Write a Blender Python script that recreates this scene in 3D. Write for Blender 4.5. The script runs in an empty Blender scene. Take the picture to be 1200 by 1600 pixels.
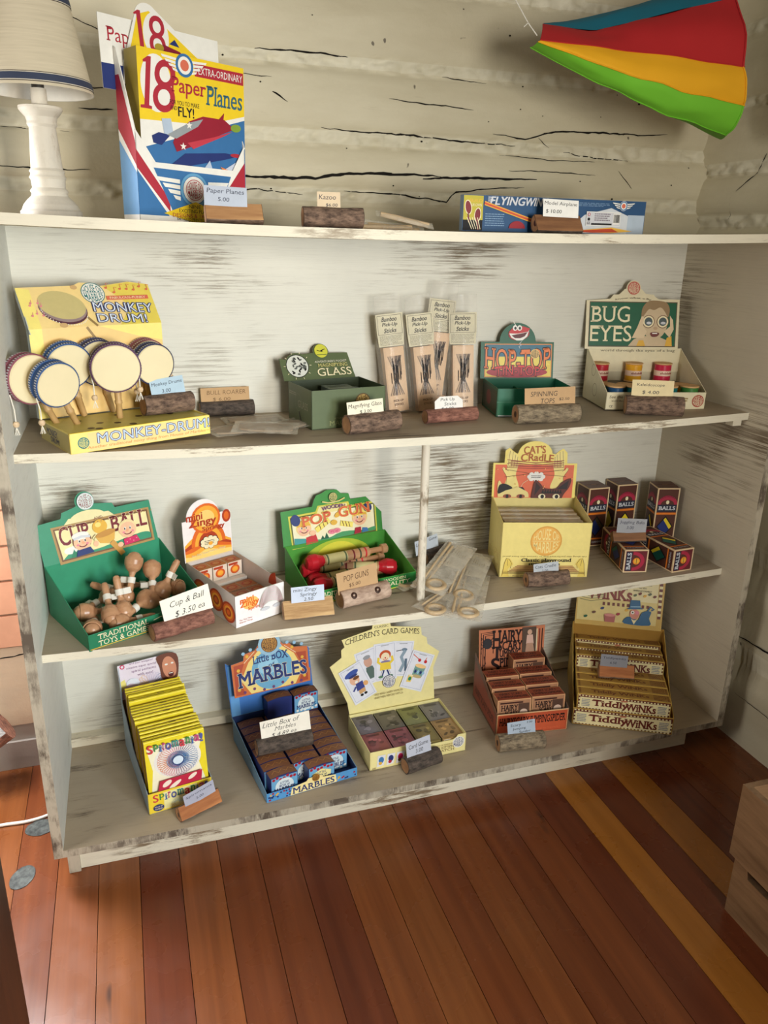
import bpy, math, random
from mathutils import Vector, Matrix, noise
random.seed(7)
PI = math.pi
S = bpy.context.scene
COL = S.collection

# ------------------------------------------------------------------ camera
def V(*a): return Vector(a)
yaw, pitch, roll = -0.3200, -0.3344, 0.0201
fwd = V(-math.sin(yaw)*math.cos(pitch), math.cos(yaw)*math.cos(pitch), math.sin(pitch))
rt = V(math.cos(yaw), math.sin(yaw), 0)
up = rt.cross(fwd)
RT = rt*math.cos(roll) + up*math.sin(roll)
UP = up*math.cos(roll) - rt*math.sin(roll)
cam_d = bpy.data.cameras.new('camera'); cam = bpy.data.objects.new('camera', cam_d); COL.objects.link(cam)
cam.matrix_world = Matrix(((RT.x, UP.x, -fwd.x, .18478), (RT.y, UP.y, -fwd.y, -1.26548), (RT.z, UP.z, -fwd.z, 1.15048), (0, 0, 0, 1)))
cam_d.sensor_fit = 'VERTICAL'; cam_d.sensor_height = 24; cam_d.lens = 1221.92/1600*24
cam_d.clip_start = .02
S.camera = cam
S.view_settings.view_transform = 'Standard'; S.view_settings.look = 'None'
S.view_settings.gamma = 1; S.view_settings.use_curve_mapping = False
S.view_settings.exposure = -0.1

# ------------------------------------------------------------------ light
wd = bpy.data.worlds.new('room_ambient'); S.world = wd; wd.use_nodes = True
bg = wd.node_tree.nodes['Background']; bg.inputs[0].default_value = (.95, .86, .72, 1); bg.inputs[1].default_value = .17
def area(name, loc, target, sx, sy, power, col, spread=180):
    l = bpy.data.lights.new(name, 'AREA'); l.shape = 'RECTANGLE'; l.size = sx; l.size_y = sy; l.energy = power; l.color = col; l.spread = math.radians(spread)
    o = bpy.data.objects.new(name, l); COL.objects.link(o); o.location = loc
    o.rotation_euler = (Vector(target)-Vector(loc)).to_track_quat('-Z', 'Y').to_euler()
    return o
area('doorway_daylight', (.85, -2.25, 1.10), (.24, .3, .98), .45, .75, 12.5, (1, .95, .85), 90)
area('front_fill', (1.30, -1.85, .95), (.16, .2, .52), .4, .5, 3.6, (.80, .92, 1), 66)  # unseen cool fill, added to brighten the left end panel and lower left
area('side_window_daylight', (-.345, .395, .95), (.0, -.9, .0), .27, .86, 50, (.94, .95, 1), 170)
area('left_window_daylight', (-1.62, -.45, 1.25), (0, .3, .5), .7, .8, 9, (1, .95, .88), 120)

# ------------------------------------------------------------------ materials
def lin(c):
    return tuple(((x/255)/12.92 if x <= 10 else ((x/255+.055)/1.055)**2.4) for x in c)
MATS = {}
def newmat(name, rough):
    m = bpy.data.materials.new(name); m.use_nodes = True
    nt = m.node_tree; b = nt.nodes['Principled BSDF']; b.inputs['Roughness'].default_value = rough
    return m, nt, b
def N(nt, typ, **kw):
    n = nt.nodes.new(typ)
    for k, v in kw.items():
        if k in n.inputs: n.inputs[k].default_value = v
        else: setattr(n, k, v)
    return n
def ramp(nt, src, p0, p1, c0=(0, 0, 0, 1), c1=(1, 1, 1, 1)):
    r = nt.nodes.new('ShaderNodeValToRGB'); r.color_ramp.elements[0].position = p0; r.color_ramp.elements[1].position = p1
    r.color_ramp.elements[0].color = c0; r.color_ramp.elements[1].color = c1
    nt.links.new(src, r.inputs[0]); return r
def mixc(nt, fac, a, b, mode='MIX'):
    n = nt.nodes.new('ShaderNodeMix'); n.data_type = 'RGBA'; n.blend_type = mode
    for sock, v in ((n.inputs[0], fac), (n.inputs[6], a), (n.inputs[7], b)):
        if hasattr(v, 'links') or isinstance(v, bpy.types.NodeSocket): nt.links.new(v, sock)
        elif isinstance(v, (int, float)): sock.default_value = v
        else: sock.default_value = tuple(v)+((1,) if len(v) == 3 else ())
    return n.outputs[2]
def mathn(nt, op, a, b):
    n = nt.nodes.new('ShaderNodeMath'); n.operation = op
    for i, v in enumerate((a, b)):
        if isinstance(v, bpy.types.NodeSocket): nt.links.new(v, n.inputs[i])
        else: n.inputs[i].default_value = v
    return n.outputs[0]
def coords(nt, scale, rot=(0, 0, 0), loc=(0, 0, 0)):
    t = nt.nodes.new('ShaderNodeTexCoord'); m = N(nt, 'ShaderNodeMapping')
    m.inputs['Scale'].default_value = scale; m.inputs['Rotation'].default_value = rot; m.inputs['Location'].default_value = loc
    nt.links.new(t.outputs['Object'], m.inputs[0]); return m.outputs[0]
def noise_n(nt, vec, scale, detail=4, rough=.6):
    n = N(nt, 'ShaderNodeTexNoise', Scale=scale, Detail=detail, Roughness=rough)
    nt.links.new(vec, n.inputs['Vector']); return n.outputs['Fac']
def bump(nt, b, src, strength, dist):
    n = N(nt, 'ShaderNodeBump', Strength=strength, Distance=dist); nt.links.new(src, n.inputs['Height']); nt.links.new(n.outputs[0], b.inputs['Normal'])

def ink(c, rough=.42, var=.10, scale=55):
    """printed card / paper of one colour with a faint procedural mottling"""
    key = (tuple(c), rough, var)
    if key in MATS: return MATS[key]
    m, nt, b = newmat('print_%02x%02x%02x' % tuple(c), rough)
    l = lin(c); f = noise_n(nt, coords(nt, (1, 1, 1)), scale, 3)
    col = mixc(nt, f, tuple(x*(1-var) for x in l), tuple(min(1, x*(1+var)) for x in l))
    nt.links.new(col, b.inputs['Base Color'])
    b.inputs['Specular IOR Level'].default_value = .35
    MATS[key] = m; return m
def white_wood(name, base, streak, stretch, lo, hi, patch=(.42, .62), patch_scale=2.2, rot=(0, 0, 0), rough=.6, seed=0, base2=None, faint=.3):
    """white paint dry-brushed over dark boards: fine streaks everywhere, bare strokes gathered in patches"""
    m, nt, b = newmat(name, rough)
    v = coords(nt, stretch, rot, (seed, seed*.7, seed*.3))
    s = noise_n(nt, v, 1.0, 9, .78)
    s2 = noise_n(nt, coords(nt, tuple(q*2.3 for q in stretch), rot, (seed+5, seed, seed)), 1.0, 6, .8)
    p = noise_n(nt, coords(nt, (1, 1, 1.6), rot, (seed*2, seed, seed)), patch_scale, 3, .55)
    pr = ramp(nt, p, patch[0], patch[1]).outputs[0]
    sh = mathn(nt, 'ADD', s, mathn(nt, 'MULTIPLY', pr, .10))
    k = mathn(nt, 'MULTIPLY', ramp(nt, sh, lo+.04, hi+.02).outputs[0], mathn(nt, 'ADD', mathn(nt, 'MULTIPLY', pr, .88), .08))
    k2 = mathn(nt, 'MULTIPLY', ramp(nt, s2, .50, .68).outputs[0], faint)
    tone = noise_n(nt, coords(nt, (1, 1, 1)), 3.0, 4)
    bb = mixc(nt, ramp(nt, tone, .3, .7).outputs[0], lin(base), lin(base2 or [x*.93 for x in base]))
    c = mixc(nt, k2, bb, tuple(x*.62 for x in lin(base)))
    c = mixc(nt, k, c, lin(streak))
    nt.links.new(c, b.inputs['Base Color'])
    bump(nt, b, s, .2, .002)
    return m
def bark(name, c0, c1, scale=60, stretch=(1, 2.2, 2.2), rough=.85, dist=.004, p=(.35, .65)):
    m, nt, b = newmat(name, rough)
    n = noise_n(nt, coords(nt, stretch), scale, 7, .7)
    nt.links.new(ramp(nt, n, p[0], p[1], lin(c0)+(1,), lin(c1)+(1,)).outputs[0], b.inputs['Base Color'])
    bump(nt, b, n, .8, dist); return m
def grain(name, c0, c1, stretch, rough=.5, scale=1.0, spec=.5, p=(.3, .7), bd=.0008):
    m, nt, b = newmat(name, rough)
    n = noise_n(nt, coords(nt, stretch), scale, 6, .65)
    nt.links.new(ramp(nt, n, p[0], p[1], lin(c0)+(1,), lin(c1)+(1,)).outputs[0], b.inputs['Base Color'])
    b.inputs['Specular IOR Level'].default_value = spec
    bump(nt, b, n, .3, bd); return m
def clear_film(name, tint=(235, 230, 220), alpha=.18, rough=.12):
    m, nt, b = newmat(name, rough)
    t = nt.nodes.new('ShaderNodeBsdfTransparent'); mx = nt.nodes.new('ShaderNodeMixShader')
    n = noise_n(nt, coords(nt, (1, 1, 1)), 35, 4); r = ramp(nt, n, .35, .75, (alpha*.6,)*3+(1,), (alpha*1.6,)*3+(1,))
    b.inputs['Base Color'].default_value = lin(tint)+(1,)
    nt.links.new(r.outputs[0], mx.inputs[0]); nt.links.new(t.outputs[0], mx.inputs[1]); nt.links.new(b.outputs[0], mx.inputs[2])
    nt.links.new(mx.outputs[0], nt.nodes['Material Output'].inputs[0]); bump(nt, b, n, .5, .004); return m

# ------------------------------------------------------------------ mesh builder
class MB:
    def __init__(s): s.v = []; s.f = []; s.fm = []; s.fs = []; s.ms = []
    def mi(s, m):
        if m not in s.ms: s.ms.append(m)
        return s.ms.index(m)
    def add(s, vs, fs, m, smooth=False):
        b = len(s.v); s.v += [tuple(v) for v in vs]; k = s.mi(m)
        for f in fs: s.f.append(tuple(b+i for i in f)); s.fm.append(k); s.fs.append(smooth)
    def quad(s, a, b, c, d, m): s.add([a, b, c, d], [(0, 1, 2, 3)], m)
    def box(s, x0, x1, y0, y1, z0, z1, m, M=None, mf=None, mt=None, ml=None):
        vs = [V(x, y, z) for z in (z0, z1) for y in (y0, y1) for x in (x0, x1)]
        if M: vs = [M @ v for v in vs]
        F = {'b': (0, 2, 3, 1), 't': (4, 5, 7, 6), 'f': (0, 1, 5, 4), 'k': (2, 6, 7, 3), 'l': (0, 4, 6, 2), 'r': (1, 3, 7, 5)}
        b0 = len(s.v); s.v += [tuple(v) for v in vs]
        for k, f in F.items():
            mm = {'f': mf, 't': mt, 'l': ml, 'r': ml}.get(k) or m
            s.f.append(tuple(b0+i for i in f)); s.fm.append(s.mi(mm)); s.fs.append(False)
    def prism(s, pts, o, ex, ey, n, th, m, mb=None, me=None):
        """closed outline pts (2D, counter-clockwise seen against n) at o, thickness th backwards (-n)"""
        o, ex, ey, n = map(Vector, (o, ex, ey, n)); k = len(pts)
        fr = [o+ex*p[0]+ey*p[1] for p in pts]; bk = [p-n*th for p in fr]
        s.add(fr, [tuple(range(k))], m); s.add(bk, [tuple(range(k-1, -1, -1))], mb or m)
        s.add(fr+bk, [(i, i+k, (i+1) % k+k, (i+1) % k) for i in range(k)], me or mb or m)
    def tube(s, pts, r, m, n=8, cap=True):
        pts = [Vector(p) for p in pts]; rs = r if hasattr(r, '__len__') else [r]*len(pts); vs = []
        pv = None
        for i, p in enumerate(pts):
            d = (pts[min(i+1, len(pts)-1)]-pts[max(i-1, 0)]).normalized()
            a = d.orthogonal().normalized() if pv is None else (pv-d*pv.dot(d)).normalized()
            pv = a; b = d.cross(a)
            vs += [p+(a*math.cos(2*PI*j/n)+b*math.sin(2*PI*j/n))*rs[i] for j in range(n)]
        fs = [(i*n+j, i*n+(j+1) % n, (i+1)*n+(j+1) % n, (i+1)*n+j) for i in range(len(pts)-1) for j in range(n)]
        s.add(vs, fs, m, True)
        if cap:
            s.add(vs[:n], [tuple(range(n-1, -1, -1))], m); s.add(vs[-n:], [tuple(range(n))], m)
    def lathe(s, prof, o, ax, m, n=24, smooth=True, mats=None, caps=True):
        """prof: (radius, height) pairs along axis ax from o"""
        o = Vector(o); ax = Vector(ax).normalized(); a = ax.orthogonal().normalized(); b = ax.cross(a)
        ring = [[o+ax*h+(a*math.cos(2*PI*j/n)+b*math.sin(2*PI*j/n))*r for j in range(n)] for r, h in prof]
        for i in range(len(prof)-1):
            s.add(ring[i]+ring[i+1], [(j, (j+1) % n, n+(j+1) % n, n+j) for j in range(n)], mats[i] if mats else m, smooth)
        if caps:
            s.add(ring[0], [tuple(range(n-1, -1, -1))], mats[0] if mats else m); s.add(ring[-1], [tuple(range(n))], mats[-1] if mats else m)
    def build(s, name, parent=None):
        me = bpy.data.meshes.new(name); me.from_pydata(s.v, [], s.f)
        for m in s.ms: me.materials.append(m)
        me.polygons.foreach_set('material_index', s.fm); me.polygons.foreach_set('use_smooth', s.fs); me.update()
        o = bpy.data.objects.new(name, me); COL.objects.link(o)
        if parent: o.parent = parent
        return o
def thing(name, label, cat, loc=(0, 0, 0), rz=0, group=None):
    o = bpy.data.objects.new(name, None); COL.objects.link(o); o.location = loc; o.rotation_euler = (0, 0, rz); o.empty_display_size = .02
    return tag(o, label, cat, group)
def tag(o, label, cat, group=None):
    o['label'] = label; o['category'] = cat
    if group: o['group'] = group
    return o
def struct(mb, name):
    o = mb.build(name); o['kind'] = 'structure'; return o
def copy_tree(o, parent=None):
    c = o.copy(); COL.objects.link(c); c.parent = parent
    for ch in list(o.children): copy_tree(ch, c)
    return c
def copy_at(o, loc, rot=None, label=None):
    c = copy_tree(o); c.location = loc
    if rot is not None: c.rotation_euler = rot
    if label: c['label'] = label
    return c

# ------------------------------------------------------------------ printed graphics
GL = {}
def glyphs(txt, off, serif, res=0):
    res = res or (5 if len(txt) < 3 else 3 if len(txt) < 9 else 2)
    key = (txt, off, serif)
    if key in GL: return GL[key]
    cu = bpy.data.curves.new('t', 'FONT'); cu.body = txt; cu.offset = off; cu.resolution_u = res; cu.fill_mode = 'BOTH'
    o = bpy.data.objects.new('t', cu); COL.objects.link(o)
    dg = bpy.context.evaluated_depsgraph_get(); me = bpy.data.meshes.new_from_object(o.evaluated_get(dg))
    vs = [(v.co.x, v.co.y) for v in me.vertices]; fs = [tuple(p.vertices) for p in me.polygons]
    if serif:
        cnt = {}
        for f in fs:
            for i in range(len(f)):
                e = tuple(sorted((f[i], f[(i+1) % len(f)]))); cnt[e] = cnt.get(e, 0)+1
        top = max(v[1] for v in vs)
        for (a, b), n in cnt.items():
            if n != 1: continue
            (x0, y0), (x1, y1) = vs[a], vs[b]
            if abs(y0-y1) > .002 or not .05 < abs(x0-x1) < .3: continue
            if x0 > x1: x0, x1 = x1, x0
            t, e = .055, .065
            if abs(y0+off) < .03: yy = (y0, y0+t)
            elif y0 > .42: yy = (y0-t, y0)
            else: continue
            k = len(vs); vs += [(x0-e, yy[0]), (x1+e, yy[0]), (x1+e, yy[1]), (x0-e, yy[1])]; fs.append((k, k+1, k+2, k+3))
    bpy.data.objects.remove(o); bpy.data.curves.remove(cu); bpy.data.meshes.remove(me)
    GL[key] = (vs, fs); return GL[key]
def bbox(vs):
    xs = [v[0] for v in vs]; ys = [v[1] for v in vs]; return min(xs), max(xs), min(ys), max(ys)
class Art:
    """flat print on the face (o, ex, ey) of a part; successive inks lie a hair above one another"""
    def __init__(s, mb, o, ex, ey, eps=.00006):
        s.mb = mb; s.o = Vector(o); s.ex = Vector(ex).normalized(); s.ey = Vector(ey).normalized(); s.n = s.ex.cross(s.ey); s.k = 3; s.eps = eps
        s.warp = None
    def P(s, u, v):
        if s.warp: u, v = s.warp(u, v)
        return s.o+s.ex*u+s.ey*v+s.n*(s.k*s.eps)
    def raw(s, vs, fs, m): s.mb.add([s.P(*v) for v in vs], fs, m); s.k += 1
    def poly(s, pts, m): s.raw(pts, [tuple(range(len(pts)))], m)
    def rect(s, x0, y0, x1, y1, m): s.poly([(x0, y0), (x1, y0), (x1, y1), (x0, y1)], m)
    def frame(s, x0, y0, x1, y1, w, m):
        s.raw([(x0, y0), (x1, y0), (x1, y1), (x0, y1), (x0+w, y0+w), (x1-w, y0+w), (x1-w, y1-w), (x0+w, y1-w)], [(0, 1, 5, 4), (1, 2, 6, 5), (2, 3, 7, 6), (3, 0, 4, 7)], m)
    def ell(s, cx, cy, rx, ry, m, rot=0, n=20, a0=0, a1=2*PI):
        c, q = math.cos(rot), math.sin(rot); pts = []
        full = abs(a1-a0-2*PI) < 1e-6
        for i in range(n if full else n+1):
            t = a0+(a1-a0)*i/n; x, y = rx*math.cos(t), ry*math.sin(t); pts.append((cx+x*c-y*q, cy+x*q+y*c))
        s.poly(pts, m)
    def ring(s, cx, cy, r0, r1, m, n=28): s.stroke([(cx+(r0+r1)/2*math.cos(2*PI*i/n), cy+(r0+r1)/2*math.sin(2*PI*i/n)) for i in range(n)], abs(r1-r0), m, True)
    def stroke(s, pts, w, m, closed=False):
        n = len(pts); vs = []
        for i, p in enumerate(pts):
            a = pts[(i-1) % n] if closed or i else p; b = pts[(i+1) % n] if closed or i < n-1 else p
            dx, dy = b[0]-a[0], b[1]-a[1]; l = math.hypot(dx, dy) or 1; nx, ny = -dy/l*w/2, dx/l*w/2
            vs += [(p[0]+nx, p[1]+ny), (p[0]-nx, p[1]-ny)]
        s.raw(vs, [(2*i, 2*i+1, 2*((i+1) % n)+1, 2*((i+1) % n)) for i in range(n if closed else n-1)], m)
    def text(s, t, cx, cy, w, h, m, off=0.0, serif=False, shear=0, outline=None, rot=0, arch=0, grow=0):
        """text fitted to a w x h box centred on (cx, cy)"""
        bold = max(0, off); off = min(off, 0)
        base, _ = glyphs(t, off, serif); x0, x1, y0, y1 = bbox(base)
        sx = (w/(x1-x0)) if w else h/(y1-y0)
        sy = (h/(y1-y0)) if h else sx
        c, q = math.cos(rot), math.sin(rot)
        vs, fs = glyphs(t, off, serif)
        def put(mm, dx, dy):
            out = []
            for x, y in vs:
                a = (x-(x0+x1)/2)*sx; b = (y-(y0+y1)/2)*sy
                g = 1+grow*(a/(w or 1)); b *= g
                a += shear*b; b += arch*(1-(2*a/(w or 1))**2)
                out.append((cx+a*c-b*q+dx, cy+a*q+b*c+dy))
            s.raw(out, fs, mm); s.k -= .7
        if outline:
            e = (outline[1]+bold)*sy*.85
            for k in range(8): put(outline[0], e*math.cos(k*PI/4), e*math.sin(k*PI/4))
            s.k += .5
        if bold > .008 and not outline or bold > .014:
            for dx, dy in ((1, 1), (-1, 1), (1, -1), (-1, -1)): put(m, dx*bold*sx*.8, dy*bold*sy*.55)
        put(m, 0, 0); s.k = math.ceil(s.k)
    def lines(s, x0, y0, x1, y1, n, m, seed=1, fill=.55):
        """fine print too small to read: rows of short dashes"""
        rd = random.Random(seed); vs = []; fs = []; dy = (y1-y0)/n
        for i in range(n):
            x = x0; y = y1-(i+.5)*dy; hh = dy*fill/2
            end = x1-(x1-x0)*(rd.random()*.25 if i % 3 == 2 else rd.random()*.05)
            while x < end:
                l = min((x1-x0)*rd.uniform(.05, .16), end-x); k = len(vs)
                vs += [(x, y-hh), (x+l, y-hh), (x+l, y+hh), (x, y+hh)]; fs.append((k, k+1, k+2, k+3)); x += l+(x1-x0)*.018
        s.raw(vs, fs, m)
    def globe(s, cx, cy, r, ground, m, rim=None):
        """round shop emblem: HOUSE OF / MARBLES bulging inside a disc"""
        if ground: s.ell(cx, cy, r, r, ground, n=32)
        if rim: s.ring(cx, cy, r*.93, r, rim)
        R = r*.86
        for t, sg in (('HOUSE OF', 1), ('MARBLES', -1)):
            vs, fs = glyphs(t, .012, False); x0, x1, y0, y1 = bbox(vs); out = []
            for x, y in vs:
                a = ((x-x0)/(x1-x0)*2-1)*.93; b = (y-y0)/(y1-y0)
                hgt = math.sqrt(max(0, 1-a*a)); lo = .07
                f = b if sg > 0 else 1-b
                out.append((cx+a*R, cy+sg*R*(lo+f*max(.18, hgt*.97-lo))))
            s.raw(out, fs, m)
        s.rect(cx-R, cy-r*.025, cx+R, cy+r*.025, m)
    def dots(s, pts, r, m, n=6):
        vs = []; fs = []
        for x, y in pts:
            k = len(vs); vs += [(x+r*math.cos(2*PI*i/n), y+r*math.sin(2*PI*i/n)) for i in range(n)]; fs.append(tuple(range(k, k+n)))
        s.raw(vs, fs, m)
def arc(cx, cy, r, a0, a1, n=12, ry=None):
    return [(cx+r*math.cos(math.radians(a0+(a1-a0)*i/n)), cy+(ry or r)*math.sin(math.radians(a0+(a1-a0)*i/n))) for i in range(n+1)]
def smooth(pts, n=6, closed=False):
    """Catmull-Rom through 2D points"""
    out = []; L = len(pts)
    for i in range(L if closed else L-1):
        g = lambda j: pts[j % L] if closed else pts[max(0, min(L-1, j))]
        a, b, c, d = g(i-1), g(i), g(i+1), g(i+2)
        for j in range(n):
            t = j/n
            out.append(tuple(.5*((2*b[k])+(c[k]-a[k])*t+(2*a[k]-5*b[k]+4*c[k]-d[k])*t*t+(3*b[k]-a[k]-3*c[k]+d[k])*t**3) for k in range(len(b))))
    if not closed: out.append(tuple(pts[-1]))
    return out

# ------------------------------------------------------------------ room
W, D, TS = 1.45, .346, .0173          # inside width, depth, side thickness of the shelf unit
Z1, Z2, Z3, ZB = 1.1781, .8151, .4515, .085
def sag(z, x):
    u = min(max(x/W, 0), 1); return z-(.012 if z > .2 else .006)*4*u*(1-u)

FL = []
fl_cols = [((92, 44, 22), (124, 66, 34)), ((102, 53, 25), (138, 78, 40)), ((82, 36, 20), (110, 54, 30)), ((140, 86, 30), (168, 106, 42)), ((108, 58, 26), (140, 82, 42))]
for i, (a, b) in enumerate(fl_cols):
    m, nt, bs = newmat('fir_plank', .3)
    n1 = noise_n(nt, coords(nt, (34, 1.1, 1), (0, 0, 0), (i*3.1, i, 0)), 1.0, 6, .6)
    c = ramp(nt, n1, .3, .72, lin(a)+(1,), lin(b)+(1,)).outputs[0]
    k = ramp(nt, noise_n(nt, coords(nt, (22, 5, 1), (0, 0, 0), (i, i*5, 0)), 1.0, 2, .5), .70, .76).outputs[0]
    c = mixc(nt, mathn(nt, 'MULTIPLY', k, .8), c, lin((38, 20, 14)))
    nt.links.new(c, bs.inputs['Base Color'])
    rr = ramp(nt, noise_n(nt, coords(nt, (3, 3, 1)), 2, 4), .3, .7, (.20,)*3+(1,), (.36,)*3+(1,)); nt.links.new(rr.outputs[0], bs.inputs['Roughness'])
    bump(nt, bs, n1, .15, .001); FL.append(m)
dark = ink((26, 16, 12), .9)
mb = MB()
mb.box(-1.7, 1.56, -2.9, .47, -.03, -.004, dark)
seq = {-2: 0, 13: 3, 15: 3, 9: 1, 7: 4, 12: 2, 14: 2, 11: 0, 10: 0, 8: 0, 6: 1, 5: 2, 4: 0, 3: 0, 2: 1, 1: 2, 0: 4, 16: 2, 17: 0}
for i in range(-23, 21):
    x0 = .053+.0745*i; x1 = min(x0+.0745, 1.56)
    if x0 > 1.55: break
    mb.box(max(x0+.0006, -1.7), x1-.0006, -2.9, .47, -.02, -random.random()*.0006, FL[seq.get(i, (i*7) % 5 if (i*7) % 5 != 3 else 1)])
struct(mb, 'floor')

def wallmat(name, c0, c1, streak):
    m, nt, b = newmat(name, .62)
    n1 = noise_n(nt, coords(nt, (1.3, 1.3, 5)), 2.2, 5, .6); n2 = noise_n(nt, coords(nt, (1, 1, 1)), 45, 5, .65)
    c = mixc(nt, ramp(nt, n1, .3, .7).outputs[0], lin(c0), lin(c1))
    k = ramp(nt, noise_n(nt, coords(nt, (3, 3, 26)), 1.6, 6, .75), .62, .75).outputs[0]
    c = mixc(nt, mathn(nt, 'MULTIPLY', k, .35), c, lin(streak))
    sp = ramp(nt, noise_n(nt, coords(nt, (1, 1, 1)), 38, 1, .4), .78, .80).outputs[0]
    c = mixc(nt, mathn(nt, 'MULTIPLY', sp, .8), c, lin((60, 48, 38)))
    nt.links.new(c, b.inputs['Base Color']); bump(nt, b, n2, .35, .003); return m
WALL = wallmat('painted_log', (214, 206, 180), (198, 188, 160), (150, 138, 112))
CHINK = wallmat('painted_chinking', (226, 220, 198), (202, 194, 168), (110, 98, 78))
PLASTER = wallmat('cream_lower_wall', (222, 196, 164), (206, 184, 158), (150, 120, 100))
crack = ink((22, 18, 14), .95)
bands = [(1.618, 1.64), (1.473, 1.494), (1.335, 1.361), (1.222, 1.250), (1.10, 1.115), (.97, .99), (.84, .86), (.71, .73), (.59, .61), (.47, .49), (.35, .37), (.23, .25), (.10, .12)]
def prof(z, x, dep, amp=1):
    """how far the wall face stands out from its base plane"""
    w = .008*noise.noise((x*1.7, z*.6, 3.3+dep)); zz = z+w
    for a, b in bands:
        if a <= zz <= b:
            return .007+.010*noise.noise((x*38, z*55, 1))+.006*noise.noise((x*95, z*95, 7)), True
    edges = sorted([e for ab in bands for e in ab]+[-.1, 2.6])
    lo = max(e for e in edges if e <= zz); hi = min(e for e in edges if e > zz)
    t = (zz-lo)/(hi-lo)
    return .004+amp*.015*math.sqrt(max(0, math.sin(PI*t)))+.004*noise.noise((x*2.5, z*9, 2+dep))+.0015*noise.noise((x*12, z*40, 5)), False
def wall_grid(us, zs, place, mb):
    b0 = len(mb.v); nz = len(zs); ch = {}
    for i, u in enumerate(us):
        for j, z in enumerate(zs):
            d, c = prof(z, u, place(0, 0, 0)[0]); ch[i, j] = c; mb.v.append(tuple(place(u, z, d)))
    ka, kb = mb.mi(WALL), mb.mi(CHINK)
    for i in range(len(us)-1):
        for j in range(nz-1):
            mb.f.append((b0+i*nz+j, b0+(i+1)*nz+j, b0+(i+1)*nz+j+1, b0+i*nz+j+1)); mb.fm.append(kb if ch[i, j] else ka); mb.fs.append(True)
def fr(a, b, s): n = int(round((b-a)/s)); return [a+(b-a)*i/n for i in range(n+1)]
mb = MB()
zs = fr(0, 1.1, .05)[:-1]+fr(1.1, 1.72, .005)+fr(1.72, 2.2, .06)[1:]
wall_grid(fr(-1.7, -.3, .1)[:-1]+fr(-.3, 1.56, .0065), zs, lambda u, z, d: V(u, .452-d, z), mb)
def wcrack(pts, w, sd=0, mb=None, place=lambda x, z: V(x, .452-prof(z, x, 0)[0]-.0012, z)):
    """a dark open crack following the log face"""
    P = []
    for (xa, za), (xb, zb) in zip(pts, pts[1:]):
        n = max(2, int(abs(xb-xa)/.009)+int(abs(zb-za)/.009))
        P += [(xa+(xb-xa)*i/n, za+(zb-za)*i/n) for i in range(n)]
    P.append(pts[-1]); L = len(P); vs = []
    for i, (x, z) in enumerate(P):
        t = i/(L-1); ww = w*(.25+.75*math.sin(PI*min(1, max(0, t)))**.6)*(.55+.9*abs(noise.noise((x*55, z*30, sd))))
        zc = z+.0022*noise.noise((x*60, sd, 1.5))
        vs += [place(x, zc+ww/2), place(x, zc-ww/2)]
    mb.add(vs, [(2*i, 2*i+1, 2*i+3, 2*i+2) for i in range(L-1)], crack)
cr = [([(.40, 1.266), (.463, 1.266), (.586, 1.268), (.639, 1.278), (.75, 1.285)], .0075), ([(.70, 1.281), (.80, 1.2835), (.862, 1.282)], .006), ([(.82, 1.276), (.93, 1.283), (1.013, 1.283), (1.09, 1.285)], .007),
      ([(.648, 1.246), (.767, 1.244), (.88, 1.232), (.90, 1.251), (.974, 1.262), (1.062, 1.268)], .004), ([(.36, 1.24), (.47, 1.243), (.56, 1.237)], .003), ([(.74, 1.424), (.82, 1.419), (.93, 1.416)], .003),
      ([(.47, 1.495), (.53, 1.496), (.60, 1.496), (.66, 1.493)], .004), ([(.60, 1.363), (.72, 1.36), (.80, 1.359), (.90, 1.354), (1.04, 1.352)], .004), ([(.86, 1.473), (.96, 1.468)], .002),
      ([(.98, 1.372), (1.06, 1.366), (1.13, 1.384), (1.25, 1.388), (1.36, 1.389), (1.42, 1.392)], .0045), ([(1.09, 1.372), (1.12, 1.352)], .002), ([(1.16, 1.345), (1.21, 1.338), (1.27, 1.335), (1.33, 1.334)], .003), ([(1.0, 1.332), (1.12, 1.326), (1.24, 1.328)], .002), ([(1.30, 1.31), (1.34, 1.275)], .003),
      ([(1.02, 1.30), (1.13, 1.302), (1.24, 1.30)], .0025), ([(.0, 1.333), (.12, 1.33)], .002), ([(.13, 1.43), (.17, 1.405), (.26, 1.408)], .002), ([(-.02, 1.266), (.07, 1.263), (.15, 1.265)], .003), ([(.14, 1.37), (.2, 1.372)], .003), ([(.43, 1.45), (.50, 1.446)], .002), ([(.5, 1.42), (.53, 1.405)], .004), ([(.44, 1.6), (.52, 1.605)], .003), ([(.13, 1.52), (.19, 1.50), (.28, 1.503)], .002)]
for i, (p, w) in enumerate(cr): wcrack(p, w, i*1.7, mb)
rd = random.Random(4)
for k in range(30):                      # nail holes and flecks in the paint
    x, z = rd.uniform(.2, 1.45), rd.uniform(1.2, 1.64); r = rd.uniform(.001, .0026); d = .452-prof(z, x, 0)[0]-.0013
    mb.add([V(x+r*math.cos(a)*1.3, d, z+r*math.sin(a)) for a in [i*PI/3+rd.random()*.4 for i in range(6)]], [tuple(range(6))], crack)
struct(mb, 'wall_back')
mb = MB()
b0 = len(mb.v); us = fr(-2.9, -.4, .1)[:-1]+fr(-.4, .46, .008)
for y in us:
    for z in zs: mb.v.append((1.552-prof(z+.03, y, 9)[0], y, z))
ka, kb = mb.mi(WALL), mb.mi(CHINK); nz = len(zs)
for i in range(len(us)-1):
    for j in range(nz-1):
        mb.f.append((b0+i*nz+j+1, b0+(i+1)*nz+j+1, b0+(i+1)*nz+j, b0+i*nz+j)); mb.fm.append(kb if prof(zs[j]+.03, us[i], 9)[1] else ka); mb.fs.append(True)
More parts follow.
